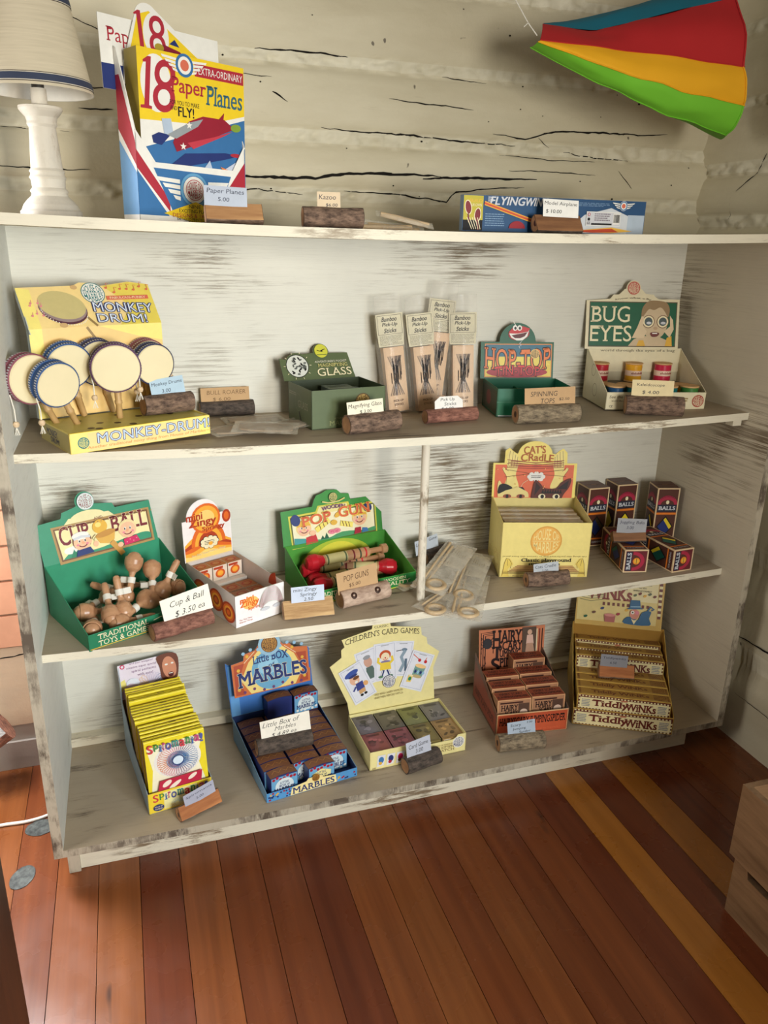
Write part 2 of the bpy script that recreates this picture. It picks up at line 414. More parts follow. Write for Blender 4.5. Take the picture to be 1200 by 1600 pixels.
for i, (p, w) in enumerate([([(.10, .262), (.05, .268), (-.05, .272), (-.2, .27)], .005), ([(.31, 1.27), (.27, 1.30), (.25, 1.335), (.24, 1.345)], .004), ([(.05, .12), (-.1, .115)], .002), ([(.33, 1.2), (.325, 1.26)], .002)]):
    wcrack(p, w, i+30, mb, lambda y, z: V(1.552-prof(z+.03, y, 9)[0]-.0013, y, z))
struct(mb, 'wall_right')
# bits of the back wall left of the shelf unit: bricks with warm window light put into their peach colour, cream board, grey base board
PEACH = ink((222, 164, 132), .7, .14, 18); CREAM = PLASTER; GREYB = wallmat('grey_base_board', (188, 178, 166), (170, 160, 150), (120, 108, 100))
mb = MB()
mb.box(-.178, -.03, .405, .44, .30, .82, ink((176, 150, 128), .8, .15, 30))
for r in range(6):
    zc = .345+r*.078
    for k in range(1):
        xa = -.03-.17*(k+(.05 if r % 2 else 0)); xb = xa-.142
        pts = []
        hx, hz = .071, .036
        for cx, cz, a in ((hx-.012, hz-.012, 0), (-hx+.012, hz-.012, 90), (-hx+.012, -hz+.012, 180), (hx-.012, -hz+.012, 270)):
            pts += arc(cx, cz, .012, a, a+90, 3)
        mb.prism(pts, ((xa+xb)/2, .398, zc), (1, 0, 0), (0, 0, 1), (0, -1, 0), .012, PEACH)
struct(mb, 'trim_1')
mb = MB(); wf = ink((222, 216, 200), .5)
for a in ((-.53, -.485, .46, 1.44), (-.205, -.18, .46, 1.44), (-.53, -.18, .46, .51), (-.53, -.18, 1.39, 1.44)): mb.box(a[0], a[1], .398, .44, a[2], a[3], wf)
struct(mb, 'window_1')
mb = MB(); mb.box(-.9, -.022, .402, .43, .112, .306, CREAM); wcrack([(-.2, .286), (-.12, .283), (-.06, .288)], .004, 3, mb, lambda x, z: V(x, .4012, z)); struct(mb, 'trim_2')
mb = MB(); mb.box(-.9, -.022, .40, .43, 0, .07, GREYB); mb.box(-.9, -.022, .407, .43, .07, .112, GREYB); struct(mb, 'baseboard_back')

# ------------------------------------------------------------------ shelf unit
WH = white_wood('dry_brushed_white_back', (226, 224, 212), (108, 92, 68), (6.5, 6.5, 250), .50, .59, (.50, .66), 2.9, seed=1.3)
WHs = white_wood('dry_brushed_white_side', (228, 228, 220), (150, 136, 116), (60, 5, 26), .56, .70, (.5, .7), 3.0, rot=(.5, 0, 0), seed=4)
WHr = white_wood('dry_brushed_white_end', (206, 196, 174), (106, 90, 68), (60, 4, 230), .50, .59, (.50, .70), 2.6, rot=(-.12, 0, 0), seed=7.5)
TOP = white_wood('worn_shelf_top', (182, 166, 142), (84, 70, 58), (4, 46, 10), .58, .70, (.42, .64), 4, seed=2.2, base2=(162, 148, 128))
EDGE = white_wood('white_board_edge', (232, 224, 202), (128, 108, 82), (7, 60, 60), .54, .64, (.48, .64), 5, seed=9)
WORN = white_wood('worn_stile', (190, 180, 160), (86, 74, 62), (40, 40, 9), .46, .60, (.36, .58), 9, seed=5)
unit = thing('bookcase', 'long white distressed wooden bookcase holding the toy displays', 'bookcase')
def board(name, x0, x1, y0, y1, z, th, mt, me, n=28):
    mb = MB(); xs = [x0+(x1-x0)*i/n for i in range(n+1)]
    P = lambda x, y, b: V(x, y, sag(z, x)-b)
    for i in range(n):
        a, b = xs[i], xs[i+1]
        mb.quad(P(a, y0, 0), P(b, y0, 0), P(b, y1, 0), P(a, y1, 0), mt); mb.quad(P(a, y1, th), P(b, y1, th), P(b, y0, th), P(a, y0, th), me)
        mb.quad(P(a, y0, th), P(b, y0, th), P(b, y0, 0), P(a, y0, 0), me); mb.quad(P(b, y1, th), P(a, y1, th), P(a, y1, 0), P(b, y1, 0), me)
    mb.quad(P(x0, y1, th), P(x0, y0, th), P(x0, y0, 0), P(x0, y1, 0), me); mb.quad(P(x1, y0, th), P(x1, y1, th), P(x1, y1, 0), P(x1, y0, 0), me)
    return mb.build(name, unit)
board('top_board', -.03, W+TS, -.002, .40, Z1, .0155, TOP, EDGE)
board('shelf', 0, W, .069, D, Z2, .0154, TOP, EDGE); board('shelf', 0, W, .069, D, Z3, .0154, TOP, EDGE)
board('bottom_board', -TS, W+TS, 0, D, ZB, .0154, TOP, WORN)
for nm, x0, x1, m in (('side_panel', -TS, 0, WHs), ('side_panel', W, W+TS, WHr)):
    mb = MB(); mb.box(x0, x1, 0, D+.012, ZB, Z1-.0155, m, mf=WORN); mb.build(nm, unit)
mb = MB(); mb.box(0, W, D, D+.01, ZB-.01, Z1-.0155, WH); mb.build('back_panel', unit)
mb = MB(); mb.box(0, W, D-.026, D, ZB, ZB+.02, EDGE); mb.build('back_cleat', unit)
mb = MB(); mb.box(.021, 1.405, .044, .062, 0, ZB-.0154, EDGE); mb.build('plinth', unit)
mb = MB(); mb.box(.0, .021, .036, .075, 0, ZB-.0154, WORN); mb.build('foot', unit)
mb = MB(); mb.box(W-.03, W-.008, .078, .10, Z2-.03, Z2-.0154, EDGE); mb.build('cleat', unit)
ROD = white_wood('painted_dowel', (226, 218, 200), (120, 100, 72), (60, 60, 12), .5, .6, (.42, .62), 8, seed=3)
mb = MB(); mb.tube([(.73, .125, sag(Z3, .73)), (.73, .125, sag(Z2, .73)-.0154)], .0085, ROD, 16); mb.build('support_dowel', unit)

# ------------------------------------------------------------------ inks
white = ink((236, 233, 226)); cream = ink((238, 226, 188)); yellow = ink((244, 214, 58)); paleyel = ink((242, 226, 130)); gold = ink((226, 176, 62)); orange = ink((232, 128, 44)); red = ink((196, 42, 48)); maroon = ink((120, 34, 40)); crimson = ink((168, 30, 52)); pink = ink((226, 132, 150)); magenta = ink((206, 40, 96))
green = ink((46, 132, 96)); dkgreen = ink((22, 92, 62)); lime = ink((104, 178, 56)); olive = ink((92, 104, 72)); dkolive = ink((62, 72, 52)); teal = ink((44, 120, 124)); blue = ink((62, 120, 178)); ltblue = ink((150, 190, 218)); navy = ink((36, 52, 112)); black = ink((24, 22, 24)); grey = ink((150, 152, 158)); ltgrey = ink((206, 208, 214)); brown = ink((106, 66, 40)); dkbrown = ink((62, 38, 28)); skin = ink((238, 190, 152)); tan = ink((206, 170, 120)); kraft = ink((196, 160, 118), .8); purple = ink((116, 60, 120)); lilac = ink((200, 190, 216)); coolcard = ink((190, 198, 214), .6); peach = ink((236, 170, 130)); salmon = ink((214, 110, 84)); redbrown = ink((146, 62, 40)); pen = ink((40, 44, 66), .7); inkblack = ink((30, 28, 30), .7)
# ------------------------------------------------------------------ log slices with price cards
BARKS = {'bark': bark('brown_bark', (62, 46, 38), (150, 122, 102)), 'dark': bark('dark_bark', (44, 38, 34), (104, 90, 80)), 'red': bark('reddish_bark', (92, 54, 44), (168, 116, 98)), 'grey': bark('grey_mossy_bark', (84, 72, 58), (166, 148, 120)), 'pale': bark('pale_smooth_bark', (150, 122, 104), (206, 180, 160), 40, dist=.0015)}
ENDS = grain('cut_log_end', (120, 84, 56), (176, 132, 92), (160, 30, 30), .8, bd=.001)
SPLITS = {'tan': grain('split_tan_wood', (150, 104, 66), (206, 160, 108), (5, 60, 60), .75), 'blond': grain('split_blond_wood', (150, 108, 66), (226, 190, 136), (6, 70, 70), .75), 'orange': grain('split_orange_wood', (148, 84, 44), (204, 136, 80), (6, 60, 60), .75), 'brown': grain('split_brown_wood', (102, 66, 42), (160, 112, 72), (6, 60, 60), .75)}
def log_slice(loc, rz, L, d, style, label, split=None, knots=0, seed=0, cut=None):
    """short length of branch, lying on its side; split ones show flat cleft wood to the front"""
    t = thing('log_card_holder', label, 'log card holder', loc, rz, 'log slices used as price card holders')
    r = d/2; n = 26; k = 12; body = MB(); bm = BARKS[style]; R = random.Random(seed)
    cd = cut or .35
    def sec(x):
        out = []
        for j in range(n):
            a = 2*PI*j/n
            rr = r*(1+.07*noise.noise((x*28+seed*3, math.cos(a)*1.5, math.sin(a)*1.5))+.03*noise.noise((x*90, math.cos(a)*4+seed, math.sin(a)*4)))
            y, z = rr*math.cos(a), rr*math.sin(a); fl = False
            if split:
                q = -y*.85+z*.53                       # cleft plane leaning back
                if q > r*cd: y += (q-r*cd)*.85; z -= (q-r*cd)*.53; fl = True
            out.append((V(x, y, r+z), fl))
        return out
    xs = [-L/2+L*i/k for i in range(k+1)]; S_ = [sec(x) for x in xs]
    for i in range(k):
        for j in range(n):
            a, b = S_[i][j], S_[i][(j+1) % n]; c, e = S_[i+1][(j+1) % n], S_[i+1][j]
            body.add([a[0], b[0], c[0], e[0]], [(0, 3, 2, 1)], SPLITS[split] if split and a[1] and b[1] else bm, not split)
    for q in range(knots):
        x = (-.28+.5*q)*L; body.lathe([(r*.42, 0), (r*.36, .003), (r*.16, .0035), (r*.1, .0015)], (x, -r*.72, r*1.5), (0, -.75, .62), dkbrown, 12)
    # weld the skin so that it shades as one surface
    o = body.build('bark', t)
    import bmesh
    bm_ = bmesh.new(); bm_.from_mesh(o.data); bmesh.ops.remove_doubles(bm_, verts=bm_.verts, dist=1e-5); bm_.to_mesh(o.data); bm_.free()
    for i, sx in ((0, -1), (k, 1)):
        e = MB(); ring = [p[0]+V(sx*.0004, 0, 0) for p in S_[i]]; c = V(xs[i]+sx*.0004, 0, r)
        for f0, f1, m in ((0, .34, dkbrown if style != 'pale' else ENDS), (.34, .86, ENDS), (.86, 1, bm)):
            if f0 == 0: e.add([c]+[c+(p-c)*f1 for p in ring], [(0, j+1, (j+1) % n+1) for j in range(n)], ENDS if seed % 2 else m)
            else: e.add([c+(p-c)*f0 for p in ring]+[c+(p-c)*f1 for p in ring], [(j, (j+1) % n, n+(j+1) % n, n+j) for j in range(n)], m)
        e.build('cut_end', t)
    return t
def price_card(loc, rz, z, w, h, stock, rows, label, dx=0, ink_m=None, rot=0, tilt=.14, corner=0, back=0):
    """hand-lettered card standing in the slot of a log slice; rows: (text, cx, cy, width, height) in fractions of the card"""
    c, s = math.cos(rz), math.sin(rz)
    t = MB(); ey = V(0, math.sin(tilt), math.cos(tilt)); ex = V(math.cos(rot), 0, math.sin(rot)); e2 = V(-math.sin(rot), 0, math.cos(rot)); ey = V(e2.x, e2.z*math.sin(tilt), e2.z*math.cos(tilt))
    n = ex.cross(ey)
    pts = [(-w/2, 0), (w/2, 0), (w/2, h), (-w/2, h)]
    if corner: pts = [(-w/2, 0), (w/2, 0), (w/2, h-corner), (w/2-corner*1.3, h), (-w/2+corner*1.3, h), (-w/2, h-corner)]
    t.prism(pts, (0, 0, 0), ex, ey, n, .0006, stock)
    A = Art(t, (0, 0, 0), ex, ey)
    for q in rows: A.text(q[0], (q[1]-.5)*w, q[2]*h, q[3]*w, q[4]*h, ink_m or pen, off=q[5] if len(q) > 5 else -.004, shear=q[6] if len(q) > 6 else .12, rot=q[7] if len(q) > 7 else 0)
    o = t.build('price_card'); o.location = (loc[0]+dx*c-back*s, loc[1]+dx*s+back*c, loc[2]+z); o.rotation_euler = (0, 0, rz)
    return tag(o, label, 'price card', 'hand-lettered price cards')
warmcard = ink((236, 226, 206), .7); bluecard = ink((182, 190, 204), .7); yelcard = ink((232, 214, 168), .7); whcard = ink((240, 238, 232), .7); beigecard = ink((222, 200, 168), .7)
def holder(loc, rz, L, d, style, lab, card, **kw):
    log_slice(loc, rz, L, d, style, lab, **kw)
    w, h, st, rows, cl = card[:5]; ck = card[5] if len(card) > 5 else {}
    price_card(loc, rz, d-.005, w, h, st, rows, cl, **ck)
ZT = lambda x: sag(Z1, x)+.0004
Zs = lambda z, x: sag(z, x)+.0004
# top shelf
holder((.364, .048, ZT(.36)), .03, .088, .031, 'bark', 'tan split log slice in front of the blue and yellow paper plane pack', (.066, .029, bluecard, [('Paper Planes', .5, .72, .86, .3), ('5.00', .45, .34, .26, .2)], 'grey card lettered Paper Planes on the split log at the top left', dict(dx=-.012, rot=-.03)), split='tan', seed=1)
holder((.523, .05, ZT(.52)), -.06, .098, .032, 'bark', 'round bark log slice alone at the middle of the top board', (.038, .028, beigecard, [('Kazoo', .45, .72, .72, .26), ('$6.00', .62, .28, .5, .2)], 'small pinkish card lettered Kazoo at the middle of the top board', dict(dx=-.006)), seed=3)
holder((.925, .030, ZT(.92)), .05, .092, .032, 'dark', 'brown split log slice in front of the long model airplane boxes', (.072, .029, whcard, [('Model Airplane', .5, .74, .92, .26), ('$ 10.00', .30, .30, .44, .24)], 'white card lettered Model Airplane standing before the airplane boxes', dict(dx=.004, rot=-.02, ink_m=inkblack)), split='brown', seed=4, cut=.2)
# upper shelf
holder((.250, .196, Zs(Z2, .25)+.036), .34, .092, .036, 'bark', 'bark log slice resting on the yellow drum display', (.064, .033, ink((178, 202, 218), .7), [('Monkey Drums', .5, .7, .9, .24), ('3.00', .45, .32, .26, .2)], 'pale blue card lettered Monkey Drums among the toy drums', dict(dx=.004, rot=.08)), seed=5)
holder((.372, .33, Zs(Z2, .37)), .05, .108, .030, 'dark', 'dark charred-looking log slice at the back beside the drum display', (.098, .032, kraft, [('BULL ROARER', .53, .7, .8, .26), ('$ 6.00', .42, .26, .36, .24)], 'brown card lettered Bull Roarer near the left end of the upper shelf', dict(dx=-.002, ink_m=ink((120, 92, 60), .7))), seed=6)
holder((.622, .135, Zs(Z2, .62)), .22, .112, .037, 'bark', 'bark log slice in front of the olive green magnifier box', (.078, .029, ink((240, 232, 208), .7), [('Magnifying Glass', .5, .68, .92, .34), ('$ 3.00', .5, .28, .32, .24)], 'cream card lettered Magnifying Glass', dict(dx=-.014, ink_m=inkblack, rot=.03)), seed=7)
holder((.803, .182, Zs(Z2, .80)), .10, .116, .028, 'red', 'reddish bark log slice in front of the bagged bamboo sticks', (.064, .029, whcard, [('Pick Up', .46, .76, .5, .26), ('Sticks', .55, .48, .42, .22), ('$ 6.00', .45, .16, .42, .2)], 'white card with clipped corners lettered Pick Up Sticks', dict(dx=-.004, ink_m=inkblack, corner=.009)), seed=9)
holder((.990, .124, Zs(Z2, .99)), -.09, .136, .038, 'grey', 'thick grey-brown log slice in front of the dark green tin top box', (.110, .038, kraft, [('SPINNING', .38, .68, .52, .26), ('TOPS', .45, .3, .28, .26), ('$2.50', .78, .36, .2, .16)], 'brown card lettered Spinning Tops', dict(dx=.006, ink_m=ink((70, 60, 54), .7), rot=.02)), seed=10)
holder((1.243, .120, Zs(Z2, 1.24)), -.42, .118, .040, 'bark', 'bark log slice in front of the green kaleidoscope display', (.086, .038, yelcard, [('Kaleidoscope', .45, .72, .66, .2), ('$ 4.00', .46, .32, .4, .2)], 'pale yellow card lettered Kaleidoscope', dict(dx=-.006)), seed=11)
# middle shelf
holder((.243, .103, Zs(Z3, .24)), .36, .118, .032, 'red', 'bark log slice in front of the green cup and ball display', (.098, .050, ink((242, 238, 224), .7), [("Cup & Ball", .52, .68, .7, .3, -.008, .35), ('$ 3.50 ea', .55, .28, .62, .26, -.008, .35)], 'white card lettered Cup and Ball in slanting script', dict(dx=.016, rot=.1, ink_m=inkblack)), seed=13)
holder((.487, .108, Zs(Z3, .48)), -.02, .100, .038, 'pale', 'blond split log slice between the springy toys and the pop guns', (.066, .032, ink((202, 212, 230), .7), [('mini Zingy', .42, .76, .7, .28), ('Springy', .52, .46, .5, .28), ('2.50', .52, .18, .28, .2)], 'pale blue card lettered mini Zingy Springy', dict(dx=-.001, ink_m=inkblack)), split='blond', seed=14, cut=.12)
holder((.611, .143, Zs(Z3, .61)), .24, .112, .037, 'pale', 'pale smooth-barked log slice with dark knot holes by the pop guns', (.094, .046, kraft, [('POP GUNS', .48, .66, .62, .28), ('$5.00', .42, .3, .28, .18)], 'brown card lettered Pop Guns', dict(dx=-.012, rot=.06, ink_m=ink((90, 62, 40), .7))), knots=2, seed=15)
holder((.838, .308, Zs(Z3, .84)), .40, .085, .037, 'dark', 'dark log slice at the back behind the white dowel', (.072, .034, ink((190, 198, 208), .7), [('LA', .13, .72, .16, .24), ('Game', .78, .80, .34, .2)], 'grey card at the back partly hidden by the white dowel', dict(dx=-.03, rot=.06)), seed=16)
holder((1.019, .112, Zs(Z3, 1.02)), -.10, .096, .034, 'bark', 'brown log slice in front of the pale yellow cats cradle box', (.058, .024, ink((186, 192, 198), .7), [('Cats Cradle', .48, .7, .84, .28), ('3.00', .45, .28, .24, .22)], 'grey card lettered Cats Cradle', dict(dx=-.002, rot=.06)), seed=18)

# ------------------------------------------------------------------ counter display boxes
T = .0014
X, Y, Z = V(1, 0, 0), V(0, 1, 0), V(0, 0, 1)
def tray(mb, w, d, hf, hb, mo, mi, mfront=None, hback=None, step=None):
    """open carton: base, front lip, sloping side walls, back wall"""
    mb.box(0, w, 0, d, 0, T, mo, mt=mi)
    mb.box(0, w, 0, T, 0, hf, mi, mf=mfront or mo)
    mb.box(0, w, d-T, d, 0, hback or hb, mo, mf=mi)
    prof_ = [(0, 0), (d, 0), (d, hb), (0, hf)] if not step else [(0, 0), (d, 0), (d, hb)]+step+[(0, hf)]
    mb.prism(prof_, (0, 0, 0), Y, Z, (-1, 0, 0), T, mo, mi, mo); mb.prism(prof_, (w, 0, 0), Y, Z, (1, 0, 0), T, mo, mi, mo)
def tilt_frame(d, v, t): return V(0, d, v), X, V(0, math.sin(t), math.cos(t)), V(0, -math.cos(t), math.sin(t))
def header(mb, pts, d, v, t, mf, mbk=None, th=.0016, shift=(0, 0)):
    o, ex, ey, n = tilt_frame(d, v, t); o = o+ex*shift[0]+ey*shift[1]
    mb.prism(pts, o, ex, ey, n, th, mf, mbk or mf); return Art(mb, o, ex, ey)
def front_art(mb, x=0, y=0, z=0): return Art(mb, (x, y, z), X, Z)
def left_art(mb, x=0, y=0, z=0): return Art(mb, (x, y, z), -Y, Z)      # u runs from -depth (back) to 0 (front)
def top_art(mb, x=0, y=0, z=0): return Art(mb, (x, y, z), X, Y)
def face(A, cx, cy, r, hair, hat=None, hatm=None, look=1):
    """simple round cartoon head"""
    if hair: A.ell(cx, cy+r*.18, r*1.12, r*1.08, hair)
    A.ell(cx, cy, r*1.0, r*.95, skin); A.ell(cx+look*r*.9, cy-r*.05, r*.22, r*.25, skin)
    for s in (-.33, .33): A.ell(cx+s*r, cy+r*.2, r*.13, r*.2, white); A.ell(cx+s*r+look*r*.03, cy+r*.17, r*.08, r*.13, black)
    A.ell(cx+look*r*.1, cy-r*.05, r*.2, r*.16, peach); A.stroke(arc(cx+look*r*.05, cy-r*.2, r*.48, 200, 340, 8, r*.32), r*.12, maroon)
    for s in (-.55, .55): A.ell(cx+s*r, cy-r*.22, r*.16, r*.12, pink)
    if hat: A.ell(cx-look*r*.1, cy+r*.8, r*1.0, r*.45, hat); A.stroke([(cx-r*.95, cy+r*.5), (cx, cy+r*.68), (cx+r*1.0, cy+r*.52)], r*.28, hatm or hat)

# --- 1 yellow drum display
t = thing('drum_display', 'yellow counter display for toy drums, tray of holes and tilted header', 'display box', (.087, .055, Zs(Z2, .1)+.0004), .40)
w, d, h = .252, .136, .034
TRAYTOP = ink((206, 196, 108), .35)
mb = MB(); mb.box(0, w, 0, d, 0, h-.004, ink((232, 204, 92))); mb.box(0, w, .003, d, h-.004, h-.0025, TRAYTOP)
mb.box(0, w, 0, .004, h-.004, h, yellow); mb.box(0, .0015, 0, d, h-.004, h, paleyel); mb.box(w-.0015, w, 0, d, h-.004, h, paleyel)
A = front_art(mb)
A.rect(.001, .0005, w-.001, h-.0006, paleyel); A.rect(.03, .001, w-.02, h*.92, ink((246, 214, 146))); A.globe(.022, h*.48, .0095, teal, paleyel)
A.text('MONKEY-DRUM!', .148, h*.62, .205, .0165, ink((196, 214, 232), .5), off=-.004, outline=(navy, .05)); A.text('Another traditional noisy thing from House of Marbles', .135, h*.20, .215, .0062, ink((214, 150, 84)), shear=.2)
A.stroke([(.02, h*.2), (.026, h*.2)], .0005, orange); A.stroke([(.244, h*.22), (.25, h*.22)], .0005, orange)
B = left_art(mb); B.rect(-d+.003, .001, -.002, h-.002, ink((196, 182, 120))); B.text('MONKEY', -d*.58, h*.62, .05, .012, navy, off=.01); B.text('DRUM!', -d*.5, h*.28, .04, .009, navy, off=.01)
C = top_art(mb, 0, 0, h-.0025)
holes = [(.05, .095), (.075, .06), (.125, .105), (.152, .075), (.10, .045), (.19, .10), (.048, .03), (.058, .02), (.118, .022), (.205, .06)]
for x, y in holes: C.ell(x, y, .0062, .0062, dkbrown, n=14)
mb.build('tray', t)
mb = MB(); k0 = .186
mb.prism([(0, h), (w-.015, h), (w-.015, k0), (0, k0)], (0, d, 0), X, Z, -Y, T, ink((234, 204, 130)), ltgrey)
A = front_art(mb, 0, d); A.rect(.0, h, .022, k0, paleyel); A.rect(.022, h, .20, k0, ink((238, 202, 132))); A.poly([(.12, k0), (w-.015, k0), (w-.015, .155), (.19, .165)], paleyel)
A.stroke([(.098, .185), (.128, .14), (.15, .11)], .0045, ink((150, 124, 80)))
o, ex, ey, n = tilt_frame(d, k0, .62); hh = .083
top = [(0, 0), (w-.015, 0), (w-.015, hh-.002), (.20, hh+.004), (.165, hh-.001), (.145, hh-.004), (.128, hh+.003), (.11, hh+.004), (.098, hh-.002), (0, hh-.004)]
mb.prism(top, o, ex, ey, n, T, ink((240, 212, 144)), ltgrey)
A = Art(mb, o, ex, ey)
A.poly([(0, 0), (.022, 0), (.022, hh-.008), (0, hh-.004)], paleyel); A.poly([(.16, 0), (w-.015, 0), (w-.015, hh-.003), (.20, hh+.003), (.15, hh-.004), (.19, hh*.45)], ink((226, 206, 92)))
A.stroke([(.10, .025), (.118, .0)], .0045, ink((150, 124, 80)))
A.ell(.068, .036, .041, .03, ink((90, 52, 66)), rot=-.25, n=32); A.ell(.068, .039, .0405, .0285, ink((150, 130, 130)), rot=-.25, n=32); A.ell(.068, .043, .040, .027, ink((198, 184, 128)), rot=-.25, n=32)
A.dots([(.068+.039*math.cos(a)*.97-.008*math.sin(a)*.0, .031+.026*math.sin(a)-.008*math.cos(a)) for a in [PI*(1.05+.9*i/22) for i in range(23)]], .0011, white)
A.globe(.129, hh-.018, .021, white, teal, teal); A.ell(.098, .077, .006, .0045, tan); A.ell(.06, .004, .007, .0045, tan)
rd = random.Random(2)
for i in range(7):
    x = .155+.075*i/6; y = hh-.014+rd.uniform(-.005, .006); A.ell(x, y, .0026, .002, salmon); A.stroke([(x+.0022, y), (x+.0022, y+.010), (x+.007, y+.009)], .0011, salmon)
    x = .006+.027*rd.random(); y = .022+.035*rd.random(); A.ell(x, y, .002, .0016, pink); A.stroke([(x+.0016, y), (x+.0016, y+.007)], .0008, pink)
A.rect(.150, hh-.034, .228, hh-.026, salmon); A.text('FABULOUS-FUNKY', .189, hh-.030, .068, .0045, cream, serif=True)
A.text('MONKEY', .174, .033, .108, .019, ink((214, 224, 236), .5), off=-.004, outline=(navy, .065), rot=-.06); A.text('DRUM!', .166, .0115, .09, .0165, ink((214, 224, 236), .5), off=-.004, outline=(navy, .065), rot=-.06)
mb.prism([(0, -.01), (.012, -.01), (.012, .06), (0, .075)], o, V(0, 1, 0), ey, (-1, 0, 0), T, ink((176, 186, 186)))
mb.prism([(0, h), (.012, h), (.012, k0+.02), (0, k0)], (0, d, 0), Y, Z, (-1, 0, 0), T, ink((176, 186, 186)))
mb.build('header', t)

SKINM = ink((232, 218, 178), .5, .06, 25); LACE = ink((214, 214, 220), .7); CORD = ink((236, 230, 216), .8); BEADW = ink((224, 196, 160), .5)
HANDLE = grain('drum_handle_wood', (176, 136, 84), (214, 178, 122), (40, 40, 8), .5)
def drum(c, tilt, down, r, th, rim, label, strings, hl=.06):
    """pellet drum: c centre of the front skin, tilt = (right, up) lean of its face as seen from the room"""
    vd = (V(.18478, -1.26548, 1.15048)-Vector(c)).normalized(); lr = V(0, 0, 1).cross(vd).normalized(); lu = vd.cross(lr)
    n = (lr*tilt[0]+lu*tilt[1]+vd*math.sqrt(1-tilt[0]**2-tilt[1]**2)).normalized()
    dn = Vector(down); dn = (dn-n*dn.dot(n)).normalized()
    c = Vector(c); t = thing('pellet_drum', label, 'toy drum', c, 0, 'toy pellet drums stuck in the yellow display')
    mb = MB(); mb.lathe([(r*.97, 0), (r*1.02, -.0012), (r*1.02, -th*.28), (r*.99, -th*.3), (r*.99, -th*.7), (r*1.02, -th*.72), (r*1.02, -th+.0012), (r*.97, -th)], (0, 0, 0), n, rim, 40)
    a = n.orthogonal().normalized(); b = n.cross(a); N_ = 58
    for i in range(N_):
        for h0, h1 in ((-.0005, -th*.27), (-th*.73, -th+.0005)):
            q = [2*PI*(i+e)/N_ for e in (.1, .55)]
            mb.add([(a*math.cos(q[k])+b*math.sin(q[k]))*r*1.028+n*hh_ for k, hh_ in ((0, h0), (1, h0), (1, h1), (0, h1))], [(0, 1, 2, 3)], LACE)
    mb.build('frame', t)
    for s in (1, -1):
        mb = MB(); mb.lathe([(r*.965, (0 if s > 0 else -th)), (r*.93, (.0018 if s > 0 else -th-.0018)), (r*.5, (.0022 if s > 0 else -th-.0022)), (.001, (.0023 if s > 0 else -th-.0023))], (0, 0, 0), n, SKINM, 40); mb.build('drum_skin', t)
    mb = MB(); p0 = -n*(th/2)+dn*r*.98; mb.tube([p0, p0+dn*.004, p0+dn*hl*.3, p0+dn*hl*.32, p0+dn*hl*.40, p0+dn*hl*.42, p0+dn*hl], [.0052, .006, .0055, .0066, .0066, .0055, .0052], HANDLE, 14); mb.build('handle', t)
    sd = dn.cross(n).normalized()
    for sgn, L in strings:
        q = sd*sgn*r*1.02-n*th/2+dn*r*.12; e = q+V(sgn*.004, -.003, -L)
        mb = MB(); mb.tube([q, (q+e)/2+V(sgn*.002, -.001, 0), e], .0011, CORD, 6); k = mb.build('cord', t)
        mb = MB(); mb.lathe([(.001, -.005), (.004, -.004), (.0056, 0), (.004, .004), (.001, .005)], e, Z, BEADW, 14); mb.build('bead', k)
        mb = MB()
        for i in range(7):
            aa = i*.9; mb.tube([e-Z*.005, e-Z*.011+V(math.cos(aa)*.002, math.sin(aa)*.002, 0), e-Z*.018+V(math.cos(aa)*.004, math.sin(aa)*.004, 0)], .0006, CORD, 4)
        mb.build('tassel', k)
RB = ink((48, 84, 138), .6); RR = ink((138, 78, 92), .6); RN = ink((52, 56, 92), .6); RP = ink((92, 60, 92), .6)
drum((.077, .10, .918), (.46, -.30), (.45, .1, -.9), .037, .026, RB, 'blue-rimmed toy drum at the front left, its face tipped down to the right', [(1, .04), (-1, .02)])
drum((.037, .125, .925), (.48, -.16), (.4, .2, -.9), .041, .024, RR, 'reddish-rimmed toy drum leaning furthest left', [(1, .048)])
drum((.092, .165, .938), (.28, -.32), (.2, .2, -.95), .039, .022, RB, 'blue-rimmed toy drum behind the two leftmost drums', [])
drum((.140, .195, .938), (.38, -.28), (.25, .1, -.95), .040, .022, RN, 'dark blue toy drum half hidden behind the frontmost upright one', [])
drum((.167, .155, .934), (.10, -.25), (0, .1, -1), .0415, .022, RP, 'toy drum standing upright in the middle with a purplish rim', [(1, .045), (-1, .036)])
drum((.233, .195, .933), (.42, -.20), (.0, .1, -1), .0365, .024, RN, 'dark blue toy drum at the right end of the yellow display', [(1, .04), (-1, .022)])
drum((.224, .235, .936), (.40, -.22), (.0, .1, -1), .0365, .022, RR, 'reddish toy drum hidden behind the rightmost blue one', [])

# --- 2 olive magnifier box
t = thing('magnifier_box', 'olive green counter box for pocket magnifiers with a round picture on its lid', 'display box', (.511, .168, Zs(Z2, .55)+.0004), .17)
w, d, h = .158, .12, .075; mb = MB(); tray(mb, w, d, h, h, olive, dkolive)
A = front_art(mb); A.text('MAGNIFYING', .082, .010, .09, .009, ink((150, 156, 110)), serif=True); A.text("ADVENTURER'S POCKET", .082, .019, .07, .004, ink((150, 156, 110))); A.globe(.108, .048, .0165, ink((120, 92, 48)), ink((200, 170, 96)), ink((70, 60, 36)))
B = left_art(mb); B.text('GLASS', -d*.36, h*.53, .05, .014, ink((150, 150, 126)), serif=True); B.ring(-d*.56, h*.56, .016, .0175, ink((110, 120, 90))); B.stroke([(-d*.53, h*.32), (-d*.45, h*.1)], .005, black); B.lines(-d*.95, h*.7, -d*.65, h*.8, 2, ink((150, 150, 126)))
mb.build('tray', t)
pts = [(-.008, 0), (w-.008, 0), (w-.016, .054), (.098, .055)]+arc(.083, .058, .0175, -5, 185, 14)+[(.062, .056)]+arc(.028, .030, .028, 62, 150, 10)+[(-.010, .048)]
